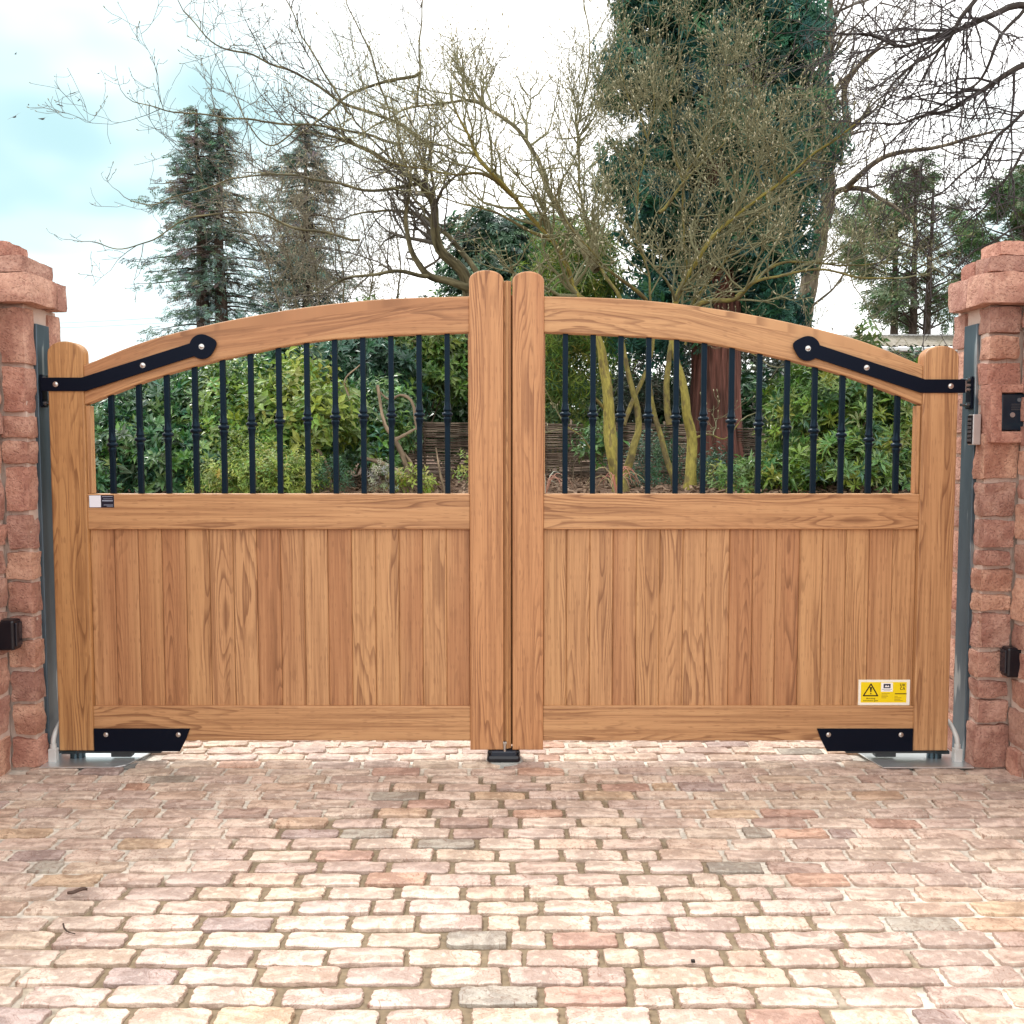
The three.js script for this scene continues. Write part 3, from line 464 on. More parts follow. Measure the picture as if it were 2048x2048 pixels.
// ---------- planting: shared leaf shapes ----------
function leafTris(L, W, droop = 0.15) { // a leaf along +x, folded along its midrib
  const m = L * 0.55, P = [[0, 0, 0], [m, L * 0.03, W / 2], [m, -W * 0.12, 0], [m, L * 0.03, -W / 2], [L, -L * droop, 0]];
  return { P, T: [[0, 1, 2], [0, 2, 3], [1, 4, 2], [2, 4, 3]] };
}
function leafCluster(list) { // list of {L, W, q: Quaternion, o: Vector3}
  const pos = [], v = V(0, 0, 0); for (const { L, W, q, o, droop } of list) { const { P, T } = leafTris(L, W, droop); for (const t of T) for (const k of t) { v.set(...P[k]).applyQuaternion(q).add(o); pos.push(v.x, v.y, v.z); } }
  const g = new THREE.BufferGeometry(); g.setAttribute('position', new THREE.Float32BufferAttribute(pos, 3)); g.computeVertexNormals(); return g;
}
const Q = (x, y, z) => new THREE.Quaternion().setFromEuler(new THREE.Euler(x, y, z, 'YXZ'));
function rosette(n, L, W, s, lo = 0.1, hi = 1.0) { seed(s); const l = []; for (let k = 0; k < n; k++) { const t = rr(lo, hi); l.push({ L: L * rr(0.75, 1.15), W: W * rr(0.8, 1.2), q: Q(rr(-0.4, 0.4), k / n * 6.283 + rr(-0.3, 0.3), t), o: V(0, rr(-0.02, 0.01), 0), droop: rr(0.05, 0.3) }); } return leafCluster(l); }
function sprig(n, L, W, len, s, spread = 0.7) { seed(s); const l = []; for (let k = 0; k < n; k++) { const t = k / n; l.push({ L: L * rr(0.7, 1.2), W: W * rr(0.8, 1.2), q: Q(rr(-0.5, 0.5), k * 2.4, rr(0.1, spread)), o: V(rr(-0.01, 0.01), t * len, rr(-0.01, 0.01)), droop: rr(0.05, 0.35) }); } return leafCluster(l); }
function spray(n, len, L, W, s) { seed(s); const l = []; for (let k = 0; k < n; k++) { const t = k / n, sd = k % 2 ? 1 : -1; l.push({ L: L * (1.15 - t * 0.6) * rr(0.8, 1.2), W, q: Q(0, sd * rr(0.55, 0.95), rr(-0.35, 0.1)), o: V(t * len, -t * t * len * 0.25, rr(-0.01, 0.01)), droop: 0.2 }); } return leafCluster(l); }
const leafMat = (rough = 0.5, tr = 0.3) => new THREE.MeshPhysicalMaterial({ color: 0xffffff, roughness: rough, side: THREE.DoubleSide, transmission: tr, thickness: 0 });
const rhodo = [rosette(9, 0.115, 0.034, 1), rosette(8, 0.10, 0.03, 2, -0.2, 0.7)], laurel = [sprig(9, 0.10, 0.036, 0.16, 3), sprig(8, 0.085, 0.03, 0.14, 4, 1.0)], fineLeaf = [sprig(14, 0.05, 0.014, 0.16, 5, 0.9), sprig(12, 0.06, 0.016, 0.2, 6, 0.8)], bambooLeaf = [sprig(10, 0.13, 0.018, 0.22, 7, 0.3), rosette(8, 0.14, 0.018, 8, -0.8, 0.3)];
const conifer = [spray(16, 0.34, 0.13, 0.028, 9), spray(14, 0.28, 0.12, 0.03, 10)];
const cypress = [spray(16, 0.24, 0.10, 0.03, 11), rosette(12, 0.13, 0.03, 12, -0.9, 0.5)];
const UP = V(0, 1, 0);
function orient(dir, spin) { return new THREE.Quaternion().setFromUnitVectors(UP, dir).multiply(new THREE.Quaternion().setFromAxisAngle(UP, spin)); }
const unit = () => { const z = rr(-1, 1), a = rr(0, 6.2832), r = Math.sqrt(1 - z * z); return V(r * Math.cos(a), z, r * Math.sin(a)); };
function clumpItems(cs, pal, up = 0.5, sMin = 0.8, sMax = 1.3, holes = 0) {
  const it = [];
  for (const c of cs) { const o = rr(0, 90); for (let k = 0; k < c.n; k++) {
    const d = unit(); if (d.y < -0.75) d.y *= -0.5; d.normalize(); const f = (0.55 + 0.5 * Math.sqrt(rnd())) * (1 + 0.55 * n3(d.x * 2.2 + o, d.y * 2.2, d.z * 2.2));
    const p = V(c.c.x + d.x * c.r.x * f, c.c.y + d.y * c.r.y * f, c.c.z + d.z * c.r.z * f);
    if (holes && n3(p.x * 1.9 + o, p.y * 1.9, p.z * 1.9) > 1 - holes) continue;
    const g = groundY(p.z) + 0.02; if (p.y < g) p.y = g + rnd() * 0.1;
    const n = d.clone().multiplyScalar(0.8).addScaledVector(UP, up).addScaledVector(unit(), 0.55).normalize(); const a = pick(pal), b = pick(pal);
    it.push({ p, q: orient(n, rr(0, 6.28)), s: rr(sMin, sMax), c: mix3(a, b, rnd()).map((x) => x * rr(0.8, 1.2)) });
  } }
  return it;
}
const bark = (r, g, b, scale = 0.004) => M({ map: barkMap, bumpMap: barkBump, bumpScale: scale, roughness: 0.95, color: rgb(r, g, b) });
function shrub(name, label, cat, cs, geos, mat, pal, o = {}) {
  const first = cs[0].c, b = V(first.x, groundY(first.z), first.z); seed(o.seed ?? 1);
  const t = thing(name, label, cat, b, o.group);
  const tb = new Tubes(); for (let k = 0; k < (o.stems ?? 6); k++) { const c = pick(cs), e = c.c.clone().add(V(rr(-0.6, 0.6) * c.r.x, rr(-0.2, 0.6) * c.r.y, rr(-0.6, 0.6) * c.r.z)), s = V(b.x + rr(-0.3, 0.3), groundY(b.z) - 0.05, b.z + rr(-0.15, 0.15)); const pts = curvePts([s, s.clone().lerp(e, 0.4).add(V(rr(-0.12, 0.12), rr(0, 0.12), rr(-0.1, 0.1))), e], 8); const r = rr(0.012, 0.024) * (o.stemR ?? 1); tb.add(pts, pts.map((_, q) => r * (1 - q * 0.09)), 6); }
  part('stems', tb.geo(), o.bark ?? bark(0.30, 0.24, 0.19), t);
  const it = clumpItems(cs, pal, o.up, o.sMin, o.sMax, o.holes); const half = geos.map(() => []); it.forEach((x, k) => half[k % geos.length].push(x)); geos.forEach((g, k) => instances('foliage', g, mat, t, half[k])); return t;
}
const CL = (px, py, d, rx, ry, rz, n) => ({ c: at(px, py, d), r: V(rx * d / FOCAL, ry * d / FOCAL, rz), n });
const darkG = [[0.05, 0.14, 0.08], [0.06, 0.17, 0.08], [0.10, 0.22, 0.085], [0.055, 0.15, 0.09]], midG = [[0.10, 0.23, 0.05], [0.17, 0.31, 0.07], [0.09, 0.19, 0.055], [0.23, 0.35, 0.09]], limeG = [[0.30, 0.40, 0.05], [0.38, 0.46, 0.06], [0.20, 0.32, 0.05], [0.44, 0.48, 0.10]], blueG = [[0.08, 0.20, 0.12], [0.12, 0.26, 0.17], [0.18, 0.31, 0.21], [0.06, 0.16, 0.10]];
const glossy = leafMat(0.33, 0.32), soft = leafMat(0.65, 0.45);

// left of the gate centre
shrub('rhododendron', 'dark rhododendron seen through the leftmost bars', 'shrub', [CL(270, 895, 10, 95, 80, 0.5, 700), CL(210, 960, 9.7, 60, 60, 0.35, 260), CL(360, 930, 9.8, 90, 70, 0.5, 420), CL(340, 820, 10.4, 70, 55, 0.45, 320)], rhodo, glossy, [...darkG, midG[0], midG[1], blueG[2]], { seed: 11, stems: 9, group: 'shrubs behind the gate' });
shrub('laurel', 'mid green laurel behind the sixth to ninth left bars', 'shrub', [CL(470, 850, 10.6, 100, 110, 0.6, 620), CL(560, 900, 10.2, 80, 80, 0.4, 420), CL(430, 930, 10, 70, 60, 0.35, 240)], laurel, glossy, [...midG, limeG[2], limeG[0], darkG[2]], { seed: 12, group: 'shrubs behind the gate' });
shrub('viburnum', 'tall blue-green evergreen shrub under the left arch', 'shrub', [CL(650, 740, 12.2, 150, 90, 0.9, 1500), CL(520, 760, 12.6, 110, 80, 0.8, 800), CL(750, 790, 12.4, 90, 80, 0.6, 650), CL(680, 860, 11.6, 90, 90, 0.6, 560)], rhodo, glossy, [...blueG, darkG[0], darkG[1]], { seed: 13, stems: 12, sMin: 0.9, sMax: 1.5, group: 'shrubs behind the gate' });
shrub('yellow_laurel', 'bright yellow-green shrub in front of the dark shrubs', 'shrub', [CL(600, 790, 10.2, 46, 60, 0.25, 90), CL(575, 850, 10.1, 70, 60, 0.3, 170), CL(640, 850, 10.0, 60, 50, 0.3, 120)], laurel, soft, [...limeG, midG[3], midG[1]], { seed: 14, sMin: 1.0, sMax: 1.6, group: 'shrubs behind the gate' });
shrub('privet', 'olive-green shrub at the top right of the left arch', 'shrub', [CL(820, 725, 12.9, 105, 65, 0.6, 900), CL(900, 745, 12.9, 75, 65, 0.6, 600), CL(780, 690, 13, 80, 60, 0.7, 500), CL(905, 700, 13, 60, 70, 0.6, 400)], laurel, glossy, [...midG, limeG[2], darkG[2], [0.22, 0.27, 0.08]], { seed: 15, stems: 10, sMin: 0.9, sMax: 1.4, group: 'shrubs behind the gate' });
shrub('young_magnolia_bush', 'loose green bush between the ninth and eleventh left bars', 'shrub', [CL(745, 880, 10.6, 60, 80, 0.35, 260), CL(785, 865, 10.7, 36, 50, 0.25, 100), CL(760, 820, 10.8, 60, 40, 0.3, 120)], laurel, glossy, [...midG, blueG[1], darkG[1]], { seed: 16, group: 'shrubs behind the gate' });
shrub('ground_conifer', 'low yellow-green spreading conifer at the foot of the bed', 'shrub', [CL(470, 965, 9.5, 90, 34, 0.3, 360), CL(560, 960, 9.4, 80, 34, 0.3, 340), CL(520, 940, 9.7, 50, 50, 0.25, 200)], fineLeaf, soft, [...limeG, midG[1], midG[3]], { seed: 17, stems: 5, stemR: 0.4, sMin: 0.7, sMax: 1.2, group: 'low plants in the bed' });
shrub('white_heather', 'small pale flowering plant in the bed left of centre', 'plant', [CL(765, 962, 9.6, 22, 26, 0.12, 90)], fineLeaf, soft, [[0.5, 0.52, 0.42], [0.25, 0.33, 0.14], [0.6, 0.6, 0.5]], { seed: 18, stems: 3, stemR: 0.3, sMin: 0.4, sMax: 0.7, group: 'low plants in the bed' });
shrub('spotted_aucuba', 'yellow-leaved plant in the bed near the gate centre', 'plant', [CL(828, 972, 9.6, 28, 22, 0.14, 40)], laurel, soft, limeG, { seed: 19, stems: 3, stemR: 0.3, sMin: 0.6, sMax: 0.9, group: 'low plants in the bed' });
shrub('seedling', 'little upright green seedling left of the meeting stile', 'plant', [CL(932, 945, 9.7, 10, 36, 0.08, 16)], laurel, soft, [...limeG, midG[1]], { seed: 20, stems: 2, stemR: 0.3, sMin: 0.4, sMax: 0.7, group: 'low plants in the bed' });
shrub('box_plant', 'small dark box plant in the bed at left', 'plant', [CL(668, 960, 9.5, 26, 30, 0.14, 90)], fineLeaf, soft, darkG, { seed: 21, stems: 3, stemR: 0.3, sMin: 0.5, sMax: 0.8, group: 'low plants in the bed' });
// right of the centre
shrub('bamboo', 'yellow-green bamboo right of the meeting stile', 'bamboo', [CL(1110, 700, 13.2, 90, 130, 0.6, 900), CL(1150, 560, 13.4, 90, 110, 0.6, 800), CL(1090, 790, 13.1, 60, 70, 0.4, 350), CL(1180, 640, 13.6, 80, 120, 0.5, 500)], bambooLeaf, soft, [...limeG, midG[1], midG[0], darkG[1], darkG[2]], { seed: 22, up: -0.1, stems: 14, stemR: 0.5, bark: bark(0.3, 0.33, 0.1), group: 'shrubs behind the gate' });
shrub('elder', 'small green shrub against the wattle fence right of centre', 'shrub', [CL(1180, 885, 11.4, 28, 40, 0.16, 36), CL(1195, 905, 11.3, 22, 30, 0.16, 20)], laurel, glossy, [...midG, darkG[1]], { seed: 23, stems: 3, stemR: 0.5, group: 'low plants in the bed' });
shrub('heath_shrub', 'dark feathery shrub at the foot of the mossy tree', 'shrub', [CL(1312, 940, 10.6, 36, 50, 0.2, 120), CL(1425, 962, 10.4, 40, 36, 0.2, 110)], fineLeaf, soft, [...darkG, blueG[0]], { seed: 24, stems: 4, stemR: 0.4, group: 'low plants in the bed' });
shrub('bay_shrub', 'light green broad-leaved shrub behind the right bars', 'shrub', [CL(1640, 800, 9.9, 90, 70, 0.45, 330), CL(1750, 850, 9.7, 90, 90, 0.45, 380), CL(1590, 870, 10, 60, 80, 0.35, 200), CL(1690, 930, 9.5, 120, 60, 0.45, 330), CL(1800, 800, 9.8, 60, 60, 0.4, 190), CL(1560, 950, 9.7, 70, 40, 0.3, 130)], [rosette(9, 0.12, 0.026, 41, 0.1, 1.1), rosette(8, 0.11, 0.024, 42, -0.1, 0.8)], glossy, [...midG, limeG[2], limeG[0], midG[3], darkG[1]], { seed: 25, stems: 16, stemR: 0.8, bark: bark(0.42, 0.36, 0.26), group: 'shrubs behind the gate' });
shrub('dark_laurel', 'dark laurel low at the far right behind the bars', 'shrub', [CL(1760, 930, 10.4, 110, 90, 0.5, 620), CL(1640, 900, 10.8, 90, 90, 0.5, 420), CL(1820, 850, 10.6, 60, 120, 0.5, 380)], laurel, glossy, [...darkG, blueG[3], midG[0]], { seed: 26, stems: 8, group: 'shrubs behind the gate' });
shrub('euonymus', 'low bright plant by the redwood trunk', 'plant', [CL(1480, 965, 9.7, 60, 30, 0.2, 120), CL(1540, 950, 9.8, 40, 36, 0.2, 80)], laurel, soft, [...midG, limeG[0]], { seed: 27, stems: 3, stemR: 0.3, sMin: 0.5, sMax: 0.8, group: 'low plants in the bed' });
shrub('photinia', 'tall leafy shoots rising above the right top rail', 'shrub', [CL(1735, 685, 11, 20, 44, 0.15, 16), CL(1765, 745, 11, 40, 26, 0.2, 34), CL(1770, 800, 11, 60, 40, 0.3, 100)], rhodo, glossy, [...midG, darkG[2]], { seed: 28, stems: 6, stemR: 0.5, group: 'shrubs behind the gate' });
shrub('yew_scrub', 'dull brown-green scrub behind the redwood trunk', 'shrub', [CL(1540, 790, 15.5, 120, 120, 0.8, 900), CL(1300, 760, 15, 110, 130, 0.8, 900), CL(1480, 900, 14.5, 120, 60, 0.6, 420)], fineLeaf, soft, [[0.06, 0.08, 0.04], [0.09, 0.09, 0.05], [0.05, 0.09, 0.05], [0.03, 0.06, 0.035]], { seed: 29, stems: 14, sMin: 1.2, sMax: 2.2, group: 'shrubs behind the gate' });
shrub('dark_cypress', 'dark green cypress beyond the rounded gate heads', 'tree', [CL(1000, 540, 20, 100, 110, 0.9, 1500), CL(1080, 560, 20, 80, 110, 0.8, 900), CL(1010, 640, 19.5, 130, 120, 1, 1000)], cypress, soft, [...darkG, [0.012, 0.045, 0.035]], { seed: 30, stems: 8, stemR: 2, sMin: 1, sMax: 1.7, group: 'evergreens beyond the garden' });
shrub('hedge_bush', 'distant green bushes filling the left arch', 'hedge', [CL(310, 835, 15, 110, 50, 0.5, 500), CL(480, 770, 16, 120, 60, 0.6, 700), CL(700, 710, 17, 160, 55, 0.7, 800), CL(200, 900, 14, 90, 60, 0.5, 400), CL(40, 890, 13.5, 110, 70, 0.5, 420), CL(-140, 890, 13.5, 110, 70, 0.5, 420), CL(-320, 880, 13.5, 120, 80, 0.5, 420)], laurel, glossy, [...darkG, midG[0], blueG[0]], { seed: 31, stems: 8, sMin: 1.2, sMax: 2, group: 'shrubs behind the gate' });

shrub('boundary_hedge', 'long dark hedge behind the wattle fence', 'hedge', [[930, 14.6], [1040, 15], [1150, 15.2], [1260, 15.4], [1370, 15], [1480, 14.6], [1600, 14.4], [1720, 14], [1850, 13.6], [1990, 13.4], [2150, 13.4], [830, 14.4]].map(([x, d]) => CL(x, 850, d, 90, 75, 0.5, 420)), laurel, glossy, [...darkG, midG[0], midG[2]], { seed: 32, stems: 12, sMin: 1.2, sMax: 1.9, group: 'shrubs behind the gate' });
// strap-leaved plants in the bed
for (const [px, py, d, pal, lab] of [[1090, 975, 9.3, [[0.45, 0.47, 0.38], [0.6, 0.6, 0.5], [0.4, 0.2, 0.14]], 'arching silver and red strap-leaved plant right of the meeting stile'], [1232, 975, 9.4, [[0.5, 0.2, 0.15], [0.35, 0.3, 0.15]], 'red-stemmed strap-leaved plant at the mossy tree foot']]) {
  const b = at(px, py, d); b.y = groundY(b.z); const t = thing('strap_plant', lab, 'plant', b, 'low plants in the bed'); seed(px);
  for (let k = 0; k < 14; k++) { const a = rr(0, 6.28), R = rr(0.12, 0.3), h = rr(0.1, 0.28), e = V(Math.cos(a) * R, 0, Math.sin(a) * R); const pts = curvePts([b.clone(), b.clone().addScaledVector(e, 0.4).add(V(0, h, 0)), b.clone().addScaledVector(e, 0.85).add(V(0, h * 0.9, 0)), b.clone().addScaledVector(e, 1.15).add(V(0, h * 0.45, 0))], 8); part('leaf', new Tubes().add(pts, pts.map((_, q) => 0.006 - q * 0.0006), 4).geo(), M({ color: rgb(...pick(pal)), roughness: 0.6 }), t); }
}
// gnarled bare stems among the left shrubs
{
  const T = thing('gnarled_stems', 'pale crooked bare stems of an old shrub in the left bed', 'shrub', at(790, 985, 9.9).setY(groundY(BACK - 9.9)), null);
  for (const [pts, r] of [[[[660, 985], [658, 945], [640, 905], [618, 888]], 0.022], [[[810, 985], [800, 950], [760, 925], [722, 915]], 0.036], [[[815, 985], [812, 930], [790, 880], [770, 850], [755, 770]], 0.03], [[[822, 985], [826, 935], [808, 905]], 0.022], [[[835, 860], [822, 800], [800, 790], [780, 800], [755, 780]], 0.018], [[[890, 985], [880, 945], [872, 895]], 0.014], [[[370, 985], [352, 950], [310, 890]], 0.03], [[[420, 985], [400, 960], [350, 930]], 0.028], [[[790, 880], [812, 868], [836, 855]], 0.02], [[[700, 800], [690, 760], [720, 730]], 0.012]]) {
    const c = curvePts(pts.map(([x, y]) => at(x, y, 9.75)), 12); part('stem', new Tubes().add(c, c.map((_, k) => r * (1 - k * 0.045) * (1 + 0.15 * Math.sin(k * 1.7))), 8).geo(), bark(0.55, 0.44, 0.34), T);
  }
}
// ---------- wattle fence ----------
function wattle(label, x0, x1, z, y0, y1, s) {
  const t = thing('wattle_fence', label, 'fence', V((x0 + x1) / 2, y0, z), 'woven wattle fence panels'); seed(s); const n = Math.round((x1 - x0) / 0.28), st = [];
  const tones = [[0.36, 0.28, 0.235], [0.48, 0.38, 0.32], [0.24, 0.18, 0.155], [0.62, 0.52, 0.44], [0.40, 0.30, 0.26]].map((c) => bark(...c, 0.002));
  for (let k = 0; k <= n; k++) { const x = lerp(x0, x1, k / n); st.push(x); part('stake', new Tubes().add([V(x, y0 - 0.1, z), V(x + rr(-0.01, 0.01), y1 + rr(0, 0.05), z)], [0.018, 0.014], 7).geo(), tones[1], t); }
  const lay = tones.map(() => new Tubes()); let row = 0;
  for (let y = y0 + 0.01; y < y1; y += 0.0125, row++) {
    const pts = [], wob = rr(0, 9); for (let x = x0 - 0.03; x <= x1 + 0.03; x += 0.07) { const ph = (x - x0) / ((x1 - x0) / n) * Math.PI + (row % 2) * Math.PI; pts.push(V(x, y + n3(x * 1.3, row * 0.37, wob) * 0.022 + Math.sin(x * 2 + row * 0.2) * 0.004, z + Math.cos(ph) * 0.024)); }
    const r = rr(0.005, 0.0095); pick(lay).add(pts, r, 5);
  }
  lay.forEach((l, k) => { if (l.p.length) part('withies', l.geo(), tones[k], t, null, 'stuff'); });
}
wattle('woven wattle fence panel left of the meeting stile', at(760, 900, 12.2).x, at(985, 900, 12.2).x, BACK - 12.2, 1.0, 1.735, 61);
wattle('woven wattle fence panel between the meeting stile and the redwood', at(1000, 900, 12.1).x, at(1375, 900, 12.1).x, BACK - 12.1, 1.0, 1.72, 62);
wattle('woven wattle fence panel right of the redwood trunk', at(1478, 900, 12.3).x, at(1640, 900, 12.3).x, BACK - 12.3, 1.0, 1.665, 63);
wattle('woven wattle fence panel low behind the leftmost bar', at(60, 950, 11.6).x, at(330, 950, 11.6).x, BACK - 11.6, 0.9, 1.36, 64);

// ---------- bare trees ----------
function grow(T, tips, p0, dir, len, r, lvl, o) {
  const n = lvl >= 3 ? 3 : 5, pts = [p0.clone()], d = dir.clone(), sl = len / n; let p = p0.clone();
  for (let k = 0; k < n; k++) { d.addScaledVector(unit(), o.wander).addScaledVector(UP, o.up * (lvl >= 2 ? 1.3 : 1)).normalize(); p = p.clone().addScaledVector(d, sl); pts.push(p); }
  T.add(pts, pts.map((_, k) => Math.max(o.rMin, r * (1 - 0.75 * k / n))), lvl <= 1 ? 5 : lvl === 2 ? 4 : 3);
  if (lvl < o.levels) { const cnt = Math.max(1, Math.round(len * o.density[lvl] * rr(0.7, 1.3))); for (let k = 0; k < cnt; k++) { const t = rr(0.2, 1), i = Math.min(n - 1, Math.floor(t * n)), q = pts[i].clone().lerp(pts[i + 1], t * n - i), tan = pts[i + 1].clone().sub(pts[i]).normalize(); const dd = tan.multiplyScalar(0.7).addScaledVector(unit(), 0.85).normalize(); grow(T, tips, q, dd, len * rr(0.28, 0.6), Math.max(o.rMin, r * 0.5), lvl + 1, o); } }
  if (lvl >= 2) tips.push({ p: pts[n], d });
}
function bareTree(name, label, base, limbs, mat, twigMat, o) {
  seed(o.seed); const t = thing(name, label, 'tree', base, o.group), tips = [], twig = new Tubes();
  limbs.forEach((L) => {
    const c = curvePts(L.pts.map(([x, y, d]) => at(x, y, d)), Math.max(10, L.pts.length * 5)); const n = c.length - 1;
    c.forEach((p, k) => { if (k) p.add(V(n3(p.x * 3, p.y * 3, 1) * 0.04, n3(p.x * 3, p.y * 3, 7) * 0.04, n3(p.x * 2, p.y * 2, 3) * 0.08)); });
    part(L.trunk ? 'trunk' : 'limb', new Tubes().add(c, c.map((_, k) => lerp(L.r0, L.r1, Math.pow(k / n, 0.8)) * lerp(1, o.slim ?? 1, sst(0.1, 0.5, k / n)) * (1 + 0.08 * n3(k * 0.7, L.r0 * 100, 2)) * (L.flare && k < 3 ? 1 + (3 - k) * L.flare : 1)), L.r0 > 0.03 ? 12 : 8).geo(), L.mat ?? (L.trunk ? mat : o.limbMat ?? mat), t);
    if (L.spawn === 0) return; let len = 0; for (let k = 1; k <= n; k++) len += c[k].distanceTo(c[k - 1]);
    const cnt = Math.round(len * o.density[0] * (L.spawn ?? 1)); for (let k = 0; k < cnt; k++) { const f = lerp(L.from ?? 0.3, 1, rnd()) * n, i = Math.min(n - 1, Math.floor(f)), q = c[i].clone().lerp(c[i + 1], f - i), tan = c[i + 1].clone().sub(c[i]).normalize(); const dd = tan.multiplyScalar(0.6).addScaledVector(unit(), 0.8).addScaledVector(UP, o.up0 ?? 0.3).normalize(); grow(twig, tips, q, dd, rr(...o.len), lerp(L.r0, L.r1, f / n) * 0.42 + 0.0015, 1, o); }
    const e = c[n], ed = c[n].clone().sub(c[n - 1]).normalize(); grow(twig, tips, e, ed, o.len[0], L.r1, 1, o);
  });
  part('twigs', twig.geo(), twigMat, t, null, 'stuff');
  if (o.buds) { const g = new THREE.SphereGeometry(1, 6, 5); g.scale(0.36, 1, 0.36); g.translate(0, 0.9, 0); const pal = o.budPal, it = []; for (const { p, d } of tips) if (rnd() < o.buds) { it.push({ p, q: orient(d.clone().addScaledVector(UP, 0.5).normalize(), 0), s: rr(0.009, 0.017), c: mix3(pick(pal), pick(pal), rnd()) }); } instances('buds', g, M({ roughness: 0.8 }), t, it); }
  return t;
}
const moss = M({ map: mossMap, bumpMap: stoneBump, bumpScale: 0.004, roughness: 0.95, color: rgb(0.60, 0.58, 0.42) }), mossLimb = M({ map: mossMap, bumpMap: stoneBump, bumpScale: 0.004, roughness: 0.95, color: rgb(0.40, 0.385, 0.34) }), mossDark = bark(0.34, 0.32, 0.20), greyTwig = M({ color: rgb(0.20, 0.195, 0.105), roughness: 0.9 }), darkTwig = M({ color: rgb(0.055, 0.045, 0.045), roughness: 0.9 });
const budPal = [[0.5, 0.47, 0.3], [0.6, 0.56, 0.4], [0.36, 0.33, 0.18], [0.3, 0.27, 0.16]];
const L = (pts, r0, r1, x = {}) => ({ pts: pts.map((p) => p.length > 2 ? p : [...p, 10]), r0, r1, ...x });
const magO = { wander: 0.38, up: 0.10, levels: 3, density: [7.2, 8.5, 9], len: [0.45, 1.1], rMin: 0.0021, buds: 0.8, slim: 0.72, budPal, up0: 0.3 };
bareTree('magnolia_tree', 'mossy many-stemmed magnolia in bud behind the gate', at(1240, 990, 10).setY(groundY(BACK - 10)), [
  L([[1242, 1000], [1238, 950], [1222, 890], [1217, 820], [1210, 740], [1196, 670], [1172, 605], [1154, 590, 10], [1136, 543, 10], [1100, 481, 9.8], [1034, 398, 9.5], [969, 337, 9.2], [937, 275, 9.1], [908, 217, 9]], 0.085, 0.012, { trunk: true, flare: 0.18, from: 0.5 }),
  L([[1248, 955], [1266, 905], [1277, 850], [1264, 775], [1246, 700], [1237, 594], [1190, 510, 10.4], [1166, 427, 10.6], [1157, 326, 10.7], [1159, 253, 10.8], [1179, 109, 10.9], [1165, -20, 11]], 0.045, 0.008, { from: 0.5 }),
  L([[1247, 850], [1270, 790], [1295, 735], [1310, 680], [1301, 601, 10.1], [1288, 518, 10.2], [1270, 452, 10.3], [1279, 373, 10.3], [1297, 281, 10.4], [1310, 180, 10.4]], 0.026, 0.008, { from: 0.45 }),
  L([[1225, 830], [1205, 815], [1190, 800, 9.9]], 0.028, 0.02, { spawn: 0 }),
  L([[1194, 540, 10.3], [1150, 470, 10.5], [1107, 400, 10.7], [1052, 281, 10.9], [998, 229, 11], [930, 203, 11], [835, 214, 11], [760, 245, 11]], 0.05, 0.012, { from: 0.2, mat: mossDark }),
  L([[1378, 1000], [1384, 900], [1374, 830], [1364, 770], [1350, 710], [1349, 608, 10], [1397, 518, 9.8], [1446, 456, 9.7], [1507, 404, 9.6], [1573, 355, 9.5], [1639, 303, 9.4], [1718, 246, 9.3]], 0.062, 0.010, { trunk: true, flare: 0.12, from: 0.45 }),
  L([[1348, 970], [1322, 870], [1306, 800], [1300, 720], [1316, 650], [1370, 570, 10.3], [1367, 369, 10.4], [1406, 290, 10.5], [1446, 205, 10.5], [1450, 120, 10.6]], 0.032, 0.008, { from: 0.4 }),
  L([[1340, 850], [1335, 740], [1345, 690], [1384, 610, 10.2], [1472, 483, 10.3], [1534, 404, 10.4], [1560, 280, 10.5]], 0.036, 0.008, { from: 0.4 }),
  L([[1366, 640, 9.9], [1402, 608, 9.8], [1472, 597, 9.6], [1507, 566, 9.4], [1595, 544, 9.3], [1705, 549, 9.1], [1788, 560, 9]], 0.032, 0.010, { spawn: 0.8 }),
  L([[1472, 595, 9.6], [1534, 544, 9.7], [1595, 522, 9.8], [1665, 533, 9.9], [1744, 525, 10], [1858, 533, 10]], 0.022, 0.008, { spawn: 0.8 }),
  L([[1292, 600, 10], [1244, 557, 9.8], [1200, 518, 9.6], [1130, 440, 9.4], [1100, 340, 9.3]], 0.022, 0.008),
  L([[1318, 426, 10.3], [1367, 369, 10.4], [1406, 320, 10.5], [1446, 285, 10.5], [1480, 180, 10.6]], 0.02, 0.007),
  L([[1034, 398, 9.5], [960, 350, 9.4], [880, 345, 9.3], [800, 330, 9.2], [720, 300, 9.1]], 0.02, 0.006),
  L([[1100, 481, 9.8], [1000, 430, 9.9], [900, 400, 10], [820, 380, 10]], 0.018, 0.006),
  L([[1297, 281, 10.4], [1260, 200, 10.5], [1240, 120, 10.5], [1260, 60, 10.5]], 0.012, 0.006), L([[1367, 369, 10.4], [1340, 250, 10.5], [1350, 140, 10.5], [1380, 60, 10.5]], 0.013, 0.006),
  L([[1534, 404, 10.4], [1500, 300, 10.5], [1520, 200, 10.5]], 0.012, 0.006), L([[1370, 690], [1440, 640, 9.8], [1480, 690, 9.7], [1520, 720, 9.6]], 0.014, 0.006, { spawn: 0.3 }),
  L([[1384, 880], [1420, 870], [1450, 875], [1480, 840]], 0.014, 0.008, { spawn: 0.2 }), L([[1180, 1000], [1186, 930], [1168, 880], [1130, 845]], 0.016, 0.007, { spawn: 0.1 }),
], moss, greyTwig, { ...magO, seed: 501, limbMat: mossLimb });
